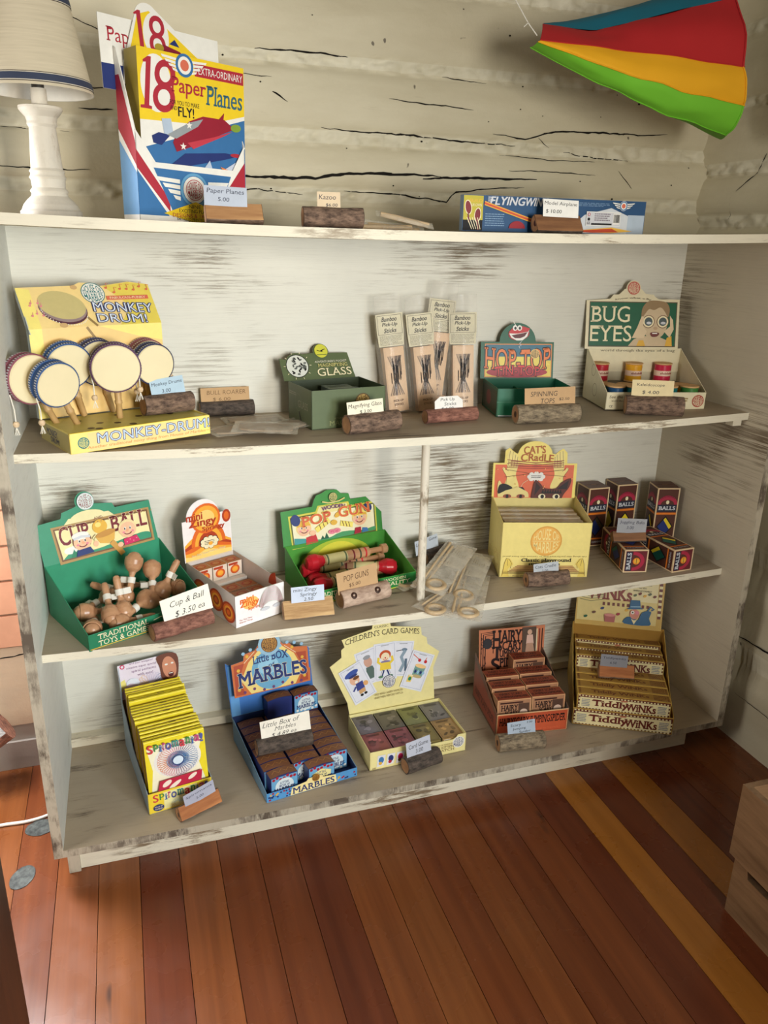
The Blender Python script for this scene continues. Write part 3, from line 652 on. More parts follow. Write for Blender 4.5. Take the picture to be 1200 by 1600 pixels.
mb = MB(); A = header(mb, pts, d, h, .5, olive, dkolive)
A.ell(.026, .030, .0235, .0235, ink((214, 216, 206)), n=32); A.ring(.026, .030, .023, .0245, black)
rd = random.Random(5)
for i in range(26): a = rd.random()*6.28; q = rd.random()**.5*.018; A.ell(.026+q*math.cos(a), .029+q*math.sin(a), .0035, .0018, ink((92, 96, 92)) if i % 3 else black, rot=rd.random()*3, n=8)
for i in range(10): a = i*.628; A.stroke([(.026+.026*math.cos(a), .030+.026*math.sin(a)), (.026+.030*math.cos(a), .030+.030*math.sin(a))], .001, cream)
A.ell(.083, .059, .0145, .0145, ink((206, 204, 72)), n=26); A.stroke([(.074, .061), (.080, .0585), (.084, .060), (.092, .063)], .0016, black); A.ell(.084, .0585, .003, .0016, black); A.rect(.072, .050, .094, .052, ink((120, 130, 60)))
A.text("ADVENTURER'S POCKET", .100, .036, .072, .0045, ink((226, 222, 200))); A.text('MAGNIFYING', .103, .028, .066, .0072, ink((210, 200, 130)), serif=True); A.text('GLASS', .104, .0135, .076, .0165, cream, off=.004, serif=True)
mb.build('lid', t)
for i, (x, y, rz, z) in enumerate([(.048, .045, .05, .050), (.088, .072, -.06, .056), (.110, .070, .03, .050)]):
    q = MB(); q.box(-.028, .028, -.022, .022, 0, .010, ink((96, 106, 100), .3), mt=ink((126, 138, 132), .25)); a = top_art(q, 0, 0, .010); a.frame(-.026, -.020, .026, .020, .001, dkolive); a.lines(-.02, -.01, .02, .012, 4, dkolive, i)
    o = q.build('magnifier_pack'); p = Matrix.Rotation(.17, 4, 'Z') @ V(x, y, z); o.location = (.511+p.x, .168+p.y, Zs(Z2, .55)+.0006+z); o.rotation_euler = (0, 0, .17+rz)
    tag(o, ('flat grey-green magnifier pack at the left inside the olive box', 'flat grey-green magnifier pack lying on top at the middle of the olive box', 'flat grey-green magnifier pack at the right inside the olive box')[i], 'magnifier pack', 'magnifier packs in the olive box')
q = MB(); q.box(.020, .138, .020, .098, .002, .0485, dkolive); q.build('liner', t)

# --- 3 bamboo stick bags
FILM = clear_film('clear_bag', alpha=.13); SACHET = clear_film('sachet_film', (240, 234, 220), .34, .15)
BOXW = grain('pale_bamboo_box', (200, 158, 116), (222, 184, 142), (60, 60, 5), .5); PAPER = ink((222, 214, 184), .7)
def stick_bag(loc, rot, label):
    t = thing('bamboo_stick_bag', label, 'pick-up stick set', loc, 0, 'bagged bamboo pick-up sticks leaning on the back panel'); t.rotation_euler = rot
    bw, bt, bh = .045, .018, .136
    mb = MB(); mb.box(-bw/2, bw/2, -bt, 0, .002, bh, BOXW); mb.box(-bw/2+.003, bw/2-.003, -bt-.0005, -bt, .005, bh-.003, ink((216, 178, 138)))
    A = Art(mb, (0, -bt-.0005, 0), X, Z); rd = random.Random(3)
    for i in range(24):
        a = rd.uniform(-.016, .016); b = -a*rd.uniform(.5, 1.2)+rd.uniform(-.003, .003); A.stroke([(a, .118), ((a+b)/2*.4, .075), (b, .036)], .0007, dkbrown if i % 3 else brown)
    for i in range(18): a = rd.uniform(-.012, .012); A.rect(a, .05+rd.random()*.055, a+.0012, .06+rd.random()*.055, inkblack)
    A.text('PICK-UP', 0, .025, .022, .0045, dkbrown); A.text('STICKS', 0, .017, .02, .0045, dkbrown); mb.build('stick_box', t)
    mb = MB(); mb.prism([(-.028, bh+.002), (.028, bh+.002), (.030, bh+.030), (.030, bh+.068), (-.030, bh+.068), (-.030, bh+.030)], (0, -.010, 0), X, Z, -Y, .0006, PAPER)
    A = Art(mb, (0, -.010, 0), X, Z); A.frame(-.027, bh+.026, .027, bh+.065, .0007, inkblack)
    for i, (q, ww) in enumerate((('Bamboo', .033), ('Pick-Up', .033), ('Sticks', .027))): A.text(q, 0, bh+.057-.0115*i, ww, .0088, inkblack, off=.025, shear=.25)
    A.lines(-.025, bh+.004, .025, bh+.024, 8, ink((130, 124, 104)), 4, .4); mb.build('header_card', t)
    mb = MB(); k = [(-.031, -.020), (.031, -.020), (.031, .001), (-.031, .001)]; lv = [(0, 1), (bh, 1), (bh+.03, .75), (bh+.105, .12)]; vs = []
    for z, f in lv: vs += [(x*(1 if z < bh+.1 else .97), (y+.0095)*f-.0095+(.001*math.sin(x*90) if z > bh else 0), z) for x, y in k]
    mb.add(vs, [(4*i+j, 4*i+(j+1) % 4, 4*i+4+(j+1) % 4, 4*i+4+j) for i in range(3) for j in range(4)], FILM, True); mb.build('clear_bag', t)
stick_bag((.727, .300, Zs(Z2, .72)+.001), (-.10, -.09, .06), 'bagged bamboo stick set leaning at the far left of the four')
stick_bag((.793, .298, Zs(Z2, .79)+.001), (-.10, -.09, .02), 'bagged bamboo stick set second from the left, glare on its wrapper')
stick_bag((.812, .326, Zs(Z2, .81)+.028), (-.02, .10, -.05), 'bagged bamboo stick set standing tallest behind the others')
stick_bag((.877, .296, Zs(Z2, .87)+.001), (-.10, -.03, -.22), 'bagged bamboo stick set at the far right of the four')
mb = MB(); mb.box(-.03, .03, -.012, .012, 0, .027, BOXW); o = mb.build('wooden_block'); o.location = (.815, .326, Zs(Z2, .81)); o.rotation_euler = (0, 0, -.05); tag(o, 'pale wooden block low behind the bagged bamboo sticks', 'block')

# --- 4 dark green tin top box
t = thing('tin_top_box', 'dark green open counter box with a round-topped lid and grinning red spinning top', 'display box', (.912, .196, Zs(Z2, .98)+.0004), -.20)
w, d, h = .166, .128, .059; mb = MB(); tray(mb, w, d, h, h, dkgreen, ink((30, 110, 84))); GH = ink((34, 116, 84))
mb.box(w*.42, w*.42+T, 0, d, 0, h*.72, GH); A = front_art(mb); A.rect(.003, .002, w-.003, .029, GH); A.rect(.003, .0325, w-.003, h-.001, ink((30, 104, 78))); A.rect(.0, .0295, w, .0318, ink((60, 128, 98))); A.stroke([(.004, .002), (.06, .0015)], .0018, ltgrey)
B = left_art(mb); B.rect(-d+.004, .004, -.004, h-.006, ink((58, 66, 44))); B.ell(-d*.55, h*.5, .02, .016, ink((120, 50, 40)))
mb.build('tray', t)
W2 = .158; pts = [(-.008, 0), (W2, 0), (W2, .080), (W2-.040, .080)]+arc(.075, .080, .041, 0, 180, 18)+[(-.008, .080)]
mb = MB(); A = header(mb, pts, d-.003, h, .16, ink((24, 92, 68)), dkgreen)
A.rect(.001, .003, W2-.004, .076, ink((220, 140, 70))); A.rect(.003, .005, W2-.006, .074, ink((226, 198, 84))); A.poly([(.003, .04), (W2-.006, .04), (W2-.006, .074), (.003, .074)], ink((52, 108, 132))); A.poly([(.003, .03), (W2-.006, .03), (W2-.03, .048), (.03, .048)], ink((232, 210, 96)))
A.ell(.075, .014, .07, .012, crimson); A.text('HOP-TOP', .0755, .046, .150, .047, ink((228, 122, 62)), off=.0, outline=(black, .035), serif=True, arch=-.006); A.text('TIN-TOP', .0755, .0145, .104, .022, ink((216, 52, 56)), off=.0, outline=(black, .045), serif=True, arch=.004)
A.stroke([(.080, .066), (.078, .070), (.083, .073), (.079, .077), (.084, .081)], .0012, ltgrey); A.globe(.115, .054, .0105, ink((226, 190, 120)), dkbrown)
A.ell(.077, .098, .024, .015, crimson, rot=.1); A.poly([(.055, .098), (.100, .106), (.096, .092), (.085, .083), (.072, .083), (.060, .089)], white); A.poly([(.060, .094), (.096, .101), (.090, .092), (.080, .088), (.068, .088)], ink((88, 14, 24))); A.poly([(.053, .100), (.064, .112), (.085, .114), (.102, .109), (.097, .102), (.076, .098), (.060, .098)], red)
for x in (.068, .078): A.ell(x, .110, .0055, .006, white); A.ell(x+.0005, .1095, .0026, .0032, black)
A.stroke([(.064, .124), (.069, .115)], .0016, white); mb.build('lid', t)

# --- 5 green and cream kaleidoscope display
t = thing('kaleidoscope_display', 'cream and green display of toy kaleidoscopes with a goggle-eyed boy on its header', 'display box', (1.168, .185, Zs(Z2, 1.28)+.0004), -.22)
BX = (1.168, .185, Zs(Z2, 1.28)+.0004); w, d, h = .225, .15, .038; CR = ink((226, 216, 182))
mb = MB(); tray(mb, w, d, h, .115, CR, ink((206, 196, 164)), hback=.112)
A = front_art(mb); A.globe(w-.017, h*.5, .0135, None, ink((176, 72, 56)), ink((176, 72, 56))); A.ell(w-.017, h*.5, .0125, .0125, ink((176, 72, 56)), n=28); A.globe(w-.017, h*.5, .0135, None, CR); A.text('See the', .022, h*.74, .03, .006, ink((96, 80, 50)), shear=.2); A.text('world like a bug', .032, h*.5, .04, .005, ink((96, 80, 50)), shear=.2); A.text('CE', .012, h*.2, .008, .005, black); A.lines(.150, .012, .185, .027, 3, ink((150, 120, 60)), 3)
B = left_art(mb); B.ring(-d*.5, .03, .013, .0145, ink((176, 160, 124))); B.ring(-d*.62, .072, .012, .0135, ink((176, 160, 124))); mb.build('tray', t)
mb = MB(); mb.box(.0, w, .146, .1475, .06, .114, CR); A = front_art(mb, 0, .146); A.text('world through the eyes of a bug', .12, .108, .18, .007, ink((86, 72, 48)), serif=True); mb.build('back_strip', t)
W2 = .222; pts = [(-.010, 0), (W2-.010, 0), (W2-.012, .112), (.160, .112), (.150, .118), (.148, .122), (.128, .124), (.118, .134)]+arc(.099, .136, .017, -5, 185, 16)+[(.078, .134), (.066, .122), (.052, .121), (.045, .112), (-.010, .108)]
mb = MB(); A = header(mb, pts, d-.012, .113, .17, CR, ink((190, 180, 150)))
A.rect(-.003, .005, W2-.017, .106, ink((92, 74, 52))); A.rect(-.001, .007, W2-.019, .104, dkgreen)
A.text('BUG', .047, .078, .092, .036, cream, off=.004, serif=True); A.text('EYES', .050, .035, .098, .036, cream, off=.004, serif=True)
SKB = ink((206, 184, 150)); HB = ink((150, 124, 88))
A.poly([(.092, .007), (.105, .022), (.125, .030), (.165, .028), (.190, .018), (.198, .007)], SKB); A.poly([(.112, .007), (.117, .020), (.128, .020), (.133, .007)], gold); A.poly([(.180, .007), (.184, .026), (.195, .030), (.197, .007)], gold)
A.ell(.153, .062, .031, .040, SKB, n=28); A.poly(smooth([(.121, .070), (.122, .092), (.135, .107), (.155, .109), (.178, .105), (.187, .090), (.184, .072), (.176, .084), (.165, .094), (.150, .088), (.138, .090), (.128, .078)], 4, True), HB)
for x in (.138, .172): A.ell(x, .062, .0145, .0145, brown, n=28); A.ell(x, .062, .0130, .0130, cream, n=28); A.ell(x, .062, .0095, .0095, ink((76, 90, 92)), n=24); A.ell(x+.001, .059, .006, .003, ltgrey)
A.poly([(.100, .025), (.112, .050), (.121, .074), (.127, .072), (.125, .052), (.135, .040), (.128, .025)], ink((222, 200, 164))); A.poly([(.176, .040), (.190, .052), (.188, .076), (.196, .066), (.199, .045), (.190, .026)], ink((222, 200, 164)))
A.poly(smooth([(.143, .036), (.153, .039), (.165, .036), (.160, .029), (.148, .028)], 4, True), ink((110, 50, 46))); A.rect(.148, .0345, .160, .037, white); A.ell(.155, .047, .005, .0035, ink((190, 160, 128)))
A.globe(.099, .136, .0145, ink((196, 96, 84)), CR); A.text('know what a fly', .099, .110, .085, .0045, ink((80, 66, 46)), arch=.004); mb.build('header', t)
CAPW = grain('spool_cap_wood', (196, 150, 96), (222, 182, 130), (60, 60, 60), .6)
def spool(x, y, z, col, where, facing=0):
    p = Matrix.Rotation(-.22, 4, 'Z') @ V(x, y, z)
    t = thing('kaleidoscope', where, 'toy kaleidoscope', (BX[0]+p.x, BX[1]+p.y, BX[2]+z), facing, 'little wooden kaleidoscopes in the green display'); r = .0187
    mb = MB(); mb.lathe([(r*.95, .002), (r, .004), (r, .0385), (r*.95, .0405)], (0, 0, 0), Z, ink(col, .28, .06), 32); k = mb.build('barrel', t)
    mb = MB(); mb.lathe([(r*1.012, .015), (r*1.012, .027)], (0, 0, 0), Z, ink((232, 200, 178)), 32, caps=False)
    for i in range(11): a = -PI/2+(i-5)*.16; c, s = math.cos(a), math.sin(a); mb.box(-.0009, .0009, -.0003, .0003, .019, .0235 if i % 2 else .0222, ink((150, 84, 70)), M=Matrix.Translation((c*r*1.02, s*r*1.02, 0)) @ Matrix.Rotation(a+PI/2, 4, 'Z'))
    mb.build('label_band', k)
    for z0 in (0, .040): mb = MB(); mb.lathe([(r*.98, z0), (r*1.06, z0+.0008), (r*1.06, z0+.0032), (r*.98, z0+.004)], (0, 0, 0), Z, CAPW, 32); mb.build('wooden_cap', t)
    return t
RE, YE, BLU, GRN, TEA = (186, 40, 56), (226, 164, 40), (28, 72, 112), (62, 122, 58), (30, 110, 110)
for i in range(5):
    pass
spool(.028, .128, .040, RE, 'red kaleidoscope on the back row, at left'); spool(.108, .128, .040, YE, 'yellow kaleidoscope on the back row'); spool(.178, .128, .040, (196, 40, 72), 'crimson kaleidoscope on the back row, at right')
sp = [(.028, .022, BLU, 'dark blue kaleidoscope in the front row, at left'), (.068, .022, TEA, 'teal kaleidoscope in the front row behind the price card'), (.108, .022, RE, 'red kaleidoscope in the front row behind the price card'), (.148, .022, TEA, 'teal kaleidoscope in the front row right of the price card'), (.196, .022, GRN, 'green kaleidoscope in the front row, at right'),
      (.024, .066, TEA, 'teal kaleidoscope in the second row at left'), (.066, .066, BLU, 'blue kaleidoscope in the second row left of middle'), (.110, .066, RE, 'red kaleidoscope in the second row under the yellow one'), (.155, .066, GRN, 'green kaleidoscope in the second row under the crimson one'), (.198, .066, YE, 'yellow kaleidoscope in the second row at right')]
for x, y, c, l in sp: spool(x, y, .0018 if y > .05 else .0062, c, l)
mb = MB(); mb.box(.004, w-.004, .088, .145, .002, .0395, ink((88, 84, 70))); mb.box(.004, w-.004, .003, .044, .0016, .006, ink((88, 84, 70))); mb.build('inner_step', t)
SHEETS = []
def sachet(loc, rot, L, wd, label, group, fill):
    t = thing('clear_sachet', label, 'sachet', loc, 0, group); t.rotation_euler = rot
    mb = MB(); nx, ny = 10, 6; vs = []
    rd = random.Random(len(SHEETS)); SHEETS.append(1); q = rd.random()*9
    for s in (1, -1):
        for i in range(nx+1):
            for j in range(ny+1):
                e = min(1, 4*min(i/nx, 1-i/nx))*min(1, 4*min(j/ny, 1-j/ny)); vs.append(((i/nx-.5)*L, (j/ny-.5)*wd, .004+s*(.0004+.0034*e)+(.0012*noise.noise((i*.8, j*.9, q)))*(1 if 1 else 0)))
    m_ = (nx+1)*(ny+1)
    mb.add(vs, [(s*m_+i*(ny+1)+j, s*m_+(i+1)*(ny+1)+j, s*m_+(i+1)*(ny+1)+j+1, s*m_+i*(ny+1)+j+1) for s in (0, 1) for i in range(nx) for j in range(ny)], SACHET, True); mb.build('clear_film', t)
    fill(t, L, wd); return t
PALEW = grain('pale_turned_wood', (186, 158, 120), (214, 190, 152), (8, 60, 60), .6)
def f_slat(t, L, wd):
    mb = MB(); mb.prism(smooth([(-L*.38, -wd*.2), (0, -wd*.32), (L*.38, -wd*.2), (L*.4, 0), (L*.38, wd*.2), (0, wd*.32), (-L*.38, wd*.2), (-L*.4, 0)], 3, True), (0, 0, .0055), X, Y, Z, .003, ink((160, 136, 110), .6)); mb.build('wooden_slat', t)
def f_kazoo(t, L, wd):
    mb = MB(); mb.tube([(-L*.42, 0, .004), (-L*.1, 0, .004), (0, 0, .004), (L*.42, 0, .004)], [.004, .0048, .004, .0048], PALEW, 10); mb.build('kazoo', t)
def f_ring(t, L, wd):
    mb = MB(); n = 22; P_ = [(-L*.36+wd*.24*math.cos(2*PI*i/n), -wd*.12+wd*.24*math.sin(2*PI*i/n), .004) for i in range(n+1)]; mb.tube(P_, .005, PALEW, 8, False); mb.build('wooden_ring', t)
    for y_, k in ((.30, .46), (.16, .40)):
        mb = MB(); mb.tube([(-L*.40, wd*y_, .0045), (-L*.33, wd*y_, .0045), (L*k, wd*(y_+.05), .0045)], [.0006, .0034, .0034], PALEW, 10); mb.build('wooden_stick', t)
    mb = MB(); mb.box(L*.02, L*.46, -wd*.42, wd*.10, .0030, .0034, ink((206, 196, 176), .7)); a = top_art(mb, 0, 0, .0034); a.lines(L*.06, -wd*.36, L*.42, wd*.05, 6, ink((150, 140, 120)), 2, .35); mb.build('printed_slip', t)
g = 'clear packets beside the yellow drum display'
z = Zs(Z2, .39)
sachet((.376, .180, z+.001), (0, .02, .30), .125, .085, 'clear crinkled packet lying nearest the yellow drum tray', g, f_slat); sachet((.420, .150, z+.009), (.03, .03, -.25), .12, .085, 'clear crinkled packet lying on top of the small pile', g, f_slat); sachet((.470, .200, z), (0, 0, .5), .11, .08, 'clear crinkled packet reaching towards the olive box', g, f_slat); sachet((.415, .265, z), (0, 0, .1), .12, .07, 'clear crinkled packet at the back of the small pile', g, f_slat)
z = Zs(Z1, .63); g = 'packeted kazoos on the top board'
sachet((.618, .056, z), (0, 0, .06), .105, .034, 'clear packet with a pale stick lying in front on the top board', g, f_kazoo); sachet((.640, .088, z+.001), (.5, .10, -.28), .105, .034, 'clear packet with a pale stick propped behind on the top board', g, f_kazoo); sachet((.650, .062, z+.013), (.3, .20, -.2), .10, .032, 'clear packet with a pale stick leaning across the other two', g, f_kazoo)
z = Zs(Z3, .85); g = 'packets of wooden rings and sticks by the dowel'
for i, (x, y, dz, rx, rz, l) in enumerate([(.775, .100, .0, 0, .62, 'clear packet of wooden ring lowest and nearest the dowel'), (.815, .200, .030, .10, .84, 'clear packet of ring and stick on top of the pile by the dowel'), (.860, .178, .010, .05, .95, 'clear packet of ring and stick leaning right of the pile top'), (.830, .105, .001, 0, 1.05, 'clear packet of sticks at the right edge by the board front'), (.80, .235, .001, 0, .35, 'clear packet with printed slip at the back by the dowel')]):
    sachet((x, y, z+dz), (rx, -.10 if dz > .005 else 0, rz), .23 if dz else .14, .075, l, g, f_ring)

# --- 6 green cup and ball display
CB = (.079, .067, Zs(Z3, .18)+.0004); t = thing('cup_and_ball_display', 'big green counter display full of wooden cup and ball toys', 'display box', CB, .432)
w, d, h = .238, .182, .032; GI = ink((58, 148, 112)); mb = MB(); tray(mb, w, d, h, .106, green, GI, hback=.106)
A = front_art(mb); A.rect(.0, .0, w, h-.001, ink((42, 124, 88))); A.text('TRADITIONAL', .066, .0235, .098, .0105, cream, serif=True); A.text('TOYS & GAMES', .066, .0105, .098, .0105, cream, serif=True); A.stroke([(.002, .003), (w-.02, .003)], .0015, gold); A.stroke([(.125, .022), (.14, .025), (.155, .022), (.168, .025)], .0012, cream); A.stroke([(.12, .010), (.18, .012)], .001, cream)
mb.build('tray', t)
pts = [(0, 0), (w-.004, 0), (w-.010, .084), (.155, .084), (.15, .094), (.115, .100)]+arc(.097, .108, .019, -20, 200, 16)+[(.075, .100), (.05, .094), (.046, .083), (-.004, .080)]
mb = MB(); A = header(mb, pts, d-.004, .106, .2, ink((56, 142, 108)), green)
A.poly([(.030, -.004), (w-.012, .0), (w-.014, .070), (.024, .070)], ink((176, 140, 84))); A.poly([(.034, .001), (w-.016, .004), (w-.018, .066), (.028, .066)], ink((120, 84, 56))); A.poly([(.037, .004), (w-.019, .007), (w-.021, .063), (.031, .063)], ink((240, 228, 168)))
A.poly(smooth([(.037, .004), (.06, .018), (.10, .010), (.15, .016), (.2, .022), (w-.019, .018), (w-.019, .007)], 3), GI); A.ell(.054, .019, .013, .007, white); A.ell(.063, .022, .009, .006, white); A.poly([(.052, .004), (.060, .020), (.068, .004)], green)
A.poly(arc(.098, .074, .036, 0, 180, 12, .016), ink((232, 222, 168))); A.poly([(.05, .07), (.15, .07), (.14, .08), (.06, .08)], ink((232, 222, 168)))
A.text('CUP', .066, .050, .058, .034, maroon, off=.02, serif=True, rot=.06, grow=-.22, outline=(cream, .012)); A.text('BALL', .177, .052, .076, .032, maroon, off=.02, serif=True, rot=.0, grow=.1, outline=(cream, .012)); A.text('AND', .117, .071, .018, .005, maroon, serif=True)
face(A, .078, .030, .017, brown, white, ltgrey); A.poly([(.062, .004), (.066, .016), (.092, .018), (.098, .006)], navy); A.ell(.104, .021, .005, .006, skin)
A.ell(.117, .053, .0150, .0140, gold, n=24); A.ell(.114, .057, .006, .005, ink((246, 216, 120))); A.poly([(.105, .034), (.146, .040), (.142, .022), (.128, .016), (.112, .020)], ink((222, 172, 76))); A.ell(.126, .037, .021, .006, ink((196, 140, 60)), rot=.14); A.stroke([(.135, .018), (.150, -.004), (.154, -.012)], .011, ink((206, 154, 74))); A.stroke([(.106, .040), (.098, .034), (.101, .028), (.104, .034)], .001, brown)
face(A, .172, .034, .017, ink((236, 214, 160)), None, None, -1); A.poly([(.160, .004), (.160, .017), (.188, .020), (.194, .007)], magenta); A.dots([(.166+.007*i, .010+.004*(i % 2)) for i in range(4)], .0015, pink); A.ell(.152, .008, .006, .005, skin)
rd = random.Random(1)
for x in range(28): A.rect(.036+x*.007, .0625, .0385+x*.007, .0645, ink((176, 140, 84)))
A.globe(.097, .108, .0165, ink((214, 226, 222)), ink((150, 100, 100)), ltgrey); mb.build('header', t)
WOODT = grain('varnished_turned_wood', (166, 118, 84), (204, 158, 120), (30, 30, 30), .3, bd=.0003); TAGP = ink((226, 222, 212), .6)
def cupball(x, y, z, dirv, label, wrapped=False):
    p = Matrix.Rotation(.432, 4, 'Z') @ V(x, y, z); dv = Matrix.Rotation(.432, 4, 'Z') @ Vector(dirv).normalized()
    t = thing('cup_and_ball', label, 'cup and ball toy', (CB[0]+p.x, CB[1]+p.y, CB[2]+z), 0, 'wooden cup and ball toys in the green display'); t.rotation_euler = dv.to_track_quat('Z', 'Y').to_euler()
    k = .84
    mb = MB(); mb.lathe([(a*k, b*k) for a, b in [(.001, -.062), (.0062, -.060), (.0082, -.052), (.0078, -.035), (.0062, -.012), (.0085, -.004), (.016, .003), (.0205, .013), (.0215, .023), (.0200, .031), (.0178, .031), (.0185, .022), (.012, .010), (.001, .008)]], (0, 0, 0), Z, WOODT, 24, caps=False); mb.build('cup_handle', t)
    mb = MB(); mb.lathe([(max(.0005, .0172*k*math.sin(PI*i/12)), k*(.027-.0172*math.cos(PI*i/12))) for i in range(13)], (0, 0, 0), Z, WOODT, 22, caps=False); mb.build('ball', t)
    mb = MB(); mb.lathe([(.0094*k, -.030*k), (.0094*k, -.016*k)], (0, 0, 0), Z, TAGP, 18, caps=False); mb.box(.0094*k, .026*k, -.0004, .0004, -.030*k, -.016*k, TAGP); mb.build('paper_tag', t)
cl = [(.030, .050, .022, (-.3, -.6, .1), 'wooden cup and ball toy in the front left corner of the green display'), (.050, .090, .030, (-.8, .2, .1), 'wooden cup and ball toy lying against the left wall of the green display'), (.068, .060, .045, (-.15, -.55, -.45), 'wooden cup and ball toy leaning with its handle up, left of centre'), (.092, .058, .048, (-.05, -.4, -.8), 'wooden cup and ball toy with handle straight up behind the lettered front'), (.104, .108, .046, (.5, -.5, -.25), 'wooden cup and ball toy lying behind the upright handles'), (.142, .110, .082, (.35, .3, .75), 'wooden cup and ball toy with its ball highest on the heap'), (.172, .090, .068, (.3, .55, .45), 'wooden cup and ball toy right of the highest ball'), (.186, .062, .058, (-.35, .0, -.5), 'wooden cup and ball toy at the right with wrapper across its handle'), (.128, .055, .036, (.6, .3, .1), 'wooden cup and ball toy lying low in the middle'), (.160, .048, .032, (-.5, .5, .1), 'wooden cup and ball toy low beside the price card'), (.206, .085, .036, (.2, -.6, .1), 'wooden cup and ball toy against the right wall of the green display'), (.085, .130, .030, (.6, .2, .05), 'wooden cup and ball toy at the back left of the heap'), (.150, .135, .040, (-.6, .2, .1), 'wooden cup and ball toy at the back of the heap'), (.090, .030, .020, (-.9, .1, .05), 'wooden cup and ball toy just behind the front lip')]
for q in cl: cupball(*q)

# --- 7 springy toy display
SP = (.342, .094, Zs(Z3, .38)+.0004); t = thing('springy_display', 'white and orange display of mini spring toys with swirling sunburst header', 'display box', SP, .42)
w, d, h = .112, .186, .066; OR1, OR2, OR3 = ink((224, 106, 40)), ink((240, 170, 60)), ink((176, 62, 34))
mb = MB(); tray(mb, w, d, h, .076, ink((206, 196, 190)), ink((202, 192, 186)), white)
A = front_art(mb); A.rect(.0, .0, w, h-.001, ink((240, 236, 236))); A.text('mini', .026, .052, .030, .011, OR1, off=.03); A.ell(.034, .044, .018, .013, ink((246, 196, 110))); A.text('mini', .026, .053, .030, .011, OR1, off=.03); A.text('Zingy', .032, .043, .042, .015, OR1, off=.03); A.text('Springy', .046, .032, .036, .009, OR1, off=.03); A.text('The Tiny Time-', .022, .013, .03, .004, OR3); A.text('Warner Things', .022, .008, .03, .004, OR3)
for i in range(22):
    a = PI*i/21; A.stroke(arc(.080, .022, .020+.0013*i*.3, 10, 170, 10, .012+.0016*i), .0005, ink((206, 150, 170) if i % 3 else (150, 190, 150)))
A.ell(.066, .022, .011, .004, ltgrey); A.ell(.095, .022, .011, .004, ltgrey)
B = left_art(mb)
for cx, cy, r in ((-.13, .03, .03), (-.07, .035, .026), (-.025, .025, .024)):
    for k, c in enumerate((OR3, OR1, OR2, OR3, OR1)): B.ell(cx, cy, r*(1-.19*k), r*(1-.19*k)*.9, c)
mb.prism(arc(.010, .0, .03, 0, 80, 8)+[(.01, 0)], (w-T-.0001, .012, h-.02), Y, Z, (-1, 0, 0), .0001, OR3)
mb.build('tray', t)
pts = [(-.002, 0), (w-.002, 0), (w-.002, .092), (.086, .092), (.084, .088)]+arc(.046, .090, .038, 0, 180, 18)+[(.006, .088), (-.002, .088)]
mb = MB(); A = header(mb, pts, d-.001, .074, .04, ink((240, 232, 230)), ltgrey)
for k, c in enumerate((OR2, OR3, OR1, OR2, ink((246, 210, 120)))): A.poly([(.0, .0), (w-.004, .0), (w-.004, .030-.005*k)]+smooth([(w-.004, .030-.005*k), (.08, .045-.008*k), (.05, .056-.009*k), (.02, .050-.010*k), (.0, .036-.006*k)], 4), c)
for k, c in enumerate((OR1, OR2, OR3, OR1)): A.poly([(x, y) for x, y in arc(.055, .030, .040-.008*k, 0, 180, 14, .048-.01*k)], c)
A.ell(.052, .086, .034, .032, OR1); A.ell(.052, .086, .029, .027, OR2); A.ell(.052, .086, .020, .018, ink((246, 206, 120))); A.ell(.100, .082, .010, .014, OR3); A.ell(.100, .082, .006, .009, OR1)
A.text('mini', .026, .094, .036, .014, OR3, off=.035); A.text('Zingy', .044, .078, .062, .020, OR3, off=.035); A.text('Springy', .068, .063, .052, .012, OR3, off=.035)
for a in range(9): A.ell(.056+.017*math.cos(a*.7), .034+.010*math.sin(a*.7), .006, .005, black)
for a in range(9): A.ell(.056+.016*math.cos(a*.7), .034+.0095*math.sin(a*.7), .0055, .0045, cream)
A.ell(.056, .034, .015, .009, cream); A.lines(.044, .029, .068, .039, 3, black, 2, .4); A.ell(.058, .031, .005, .004, OR2)
A.text('The Tiny Time-Warner Things', .052, .013, .08, .006, cream, rot=.05); mb.build('header', t)
M7 = Matrix.Rotation(.42, 4, 'Z')
SPT = ink((176, 112, 64)); SPS = ink((224, 206, 188))
def spring_box(x, y, z, label, rz=0):
    mb = MB(); s = .033; mb.box(0, s, 0, s, 0, s*.96, SPS, mt=SPT)
    A = front_art(mb); A.ell(s*.5, s*.45, s*.34, s*.3, OR1); A.ell(s*.5, s*.45, s*.2, s*.17, OR2); A.rect(s*.05, s*.75, s*.7, s*.9, OR3); A.ring(s*.5, s*.45, s*.26, s*.29, OR3)
    B = left_art(mb); B.ell(-s*.5, s*.45, s*.3, s*.27, OR2); C = top_art(mb, 0, 0, s*.96); C.ell(s*.5, s*.5, s*.36, s*.28, OR3); C.ell(s*.5, s*.5, s*.24, s*.17, ink((196, 140, 90))); C.text('Zingy', s*.5, s*.5, s*.5, s*.16, OR3)
    o = mb.build('spring_toy_box'); p = M7 @ V(x, y, z); o.location = (SP[0]+p.x, SP[1]+p.y, SP[2]+z); o.rotation_euler = (0, 0, .42+rz); return tag(o, label, 'toy box', 'small cubes of spring toys in the orange and white display')
nm = [['at the left', 'in the middle', 'at the right'], ['front row', 'second row', 'back row']]
for j in range(3):
    for i in range(3):
        spring_box(.0035+i*.0352, .012+j*.037, .0018, 'small orange and white spring toy cube, %s of the flat %s' % (nm[0][i], nm[1][j]))
for i in range(3): spring_box(.0035+i*.0352, .146, .036, 'small orange and white spring toy cube, raised back row, %s under the header' % nm[0][i])
mb = MB(); mb.box(.003, w-.003, .130, d-.004, .0018, .0352, white); mb.build('inner_step', t)

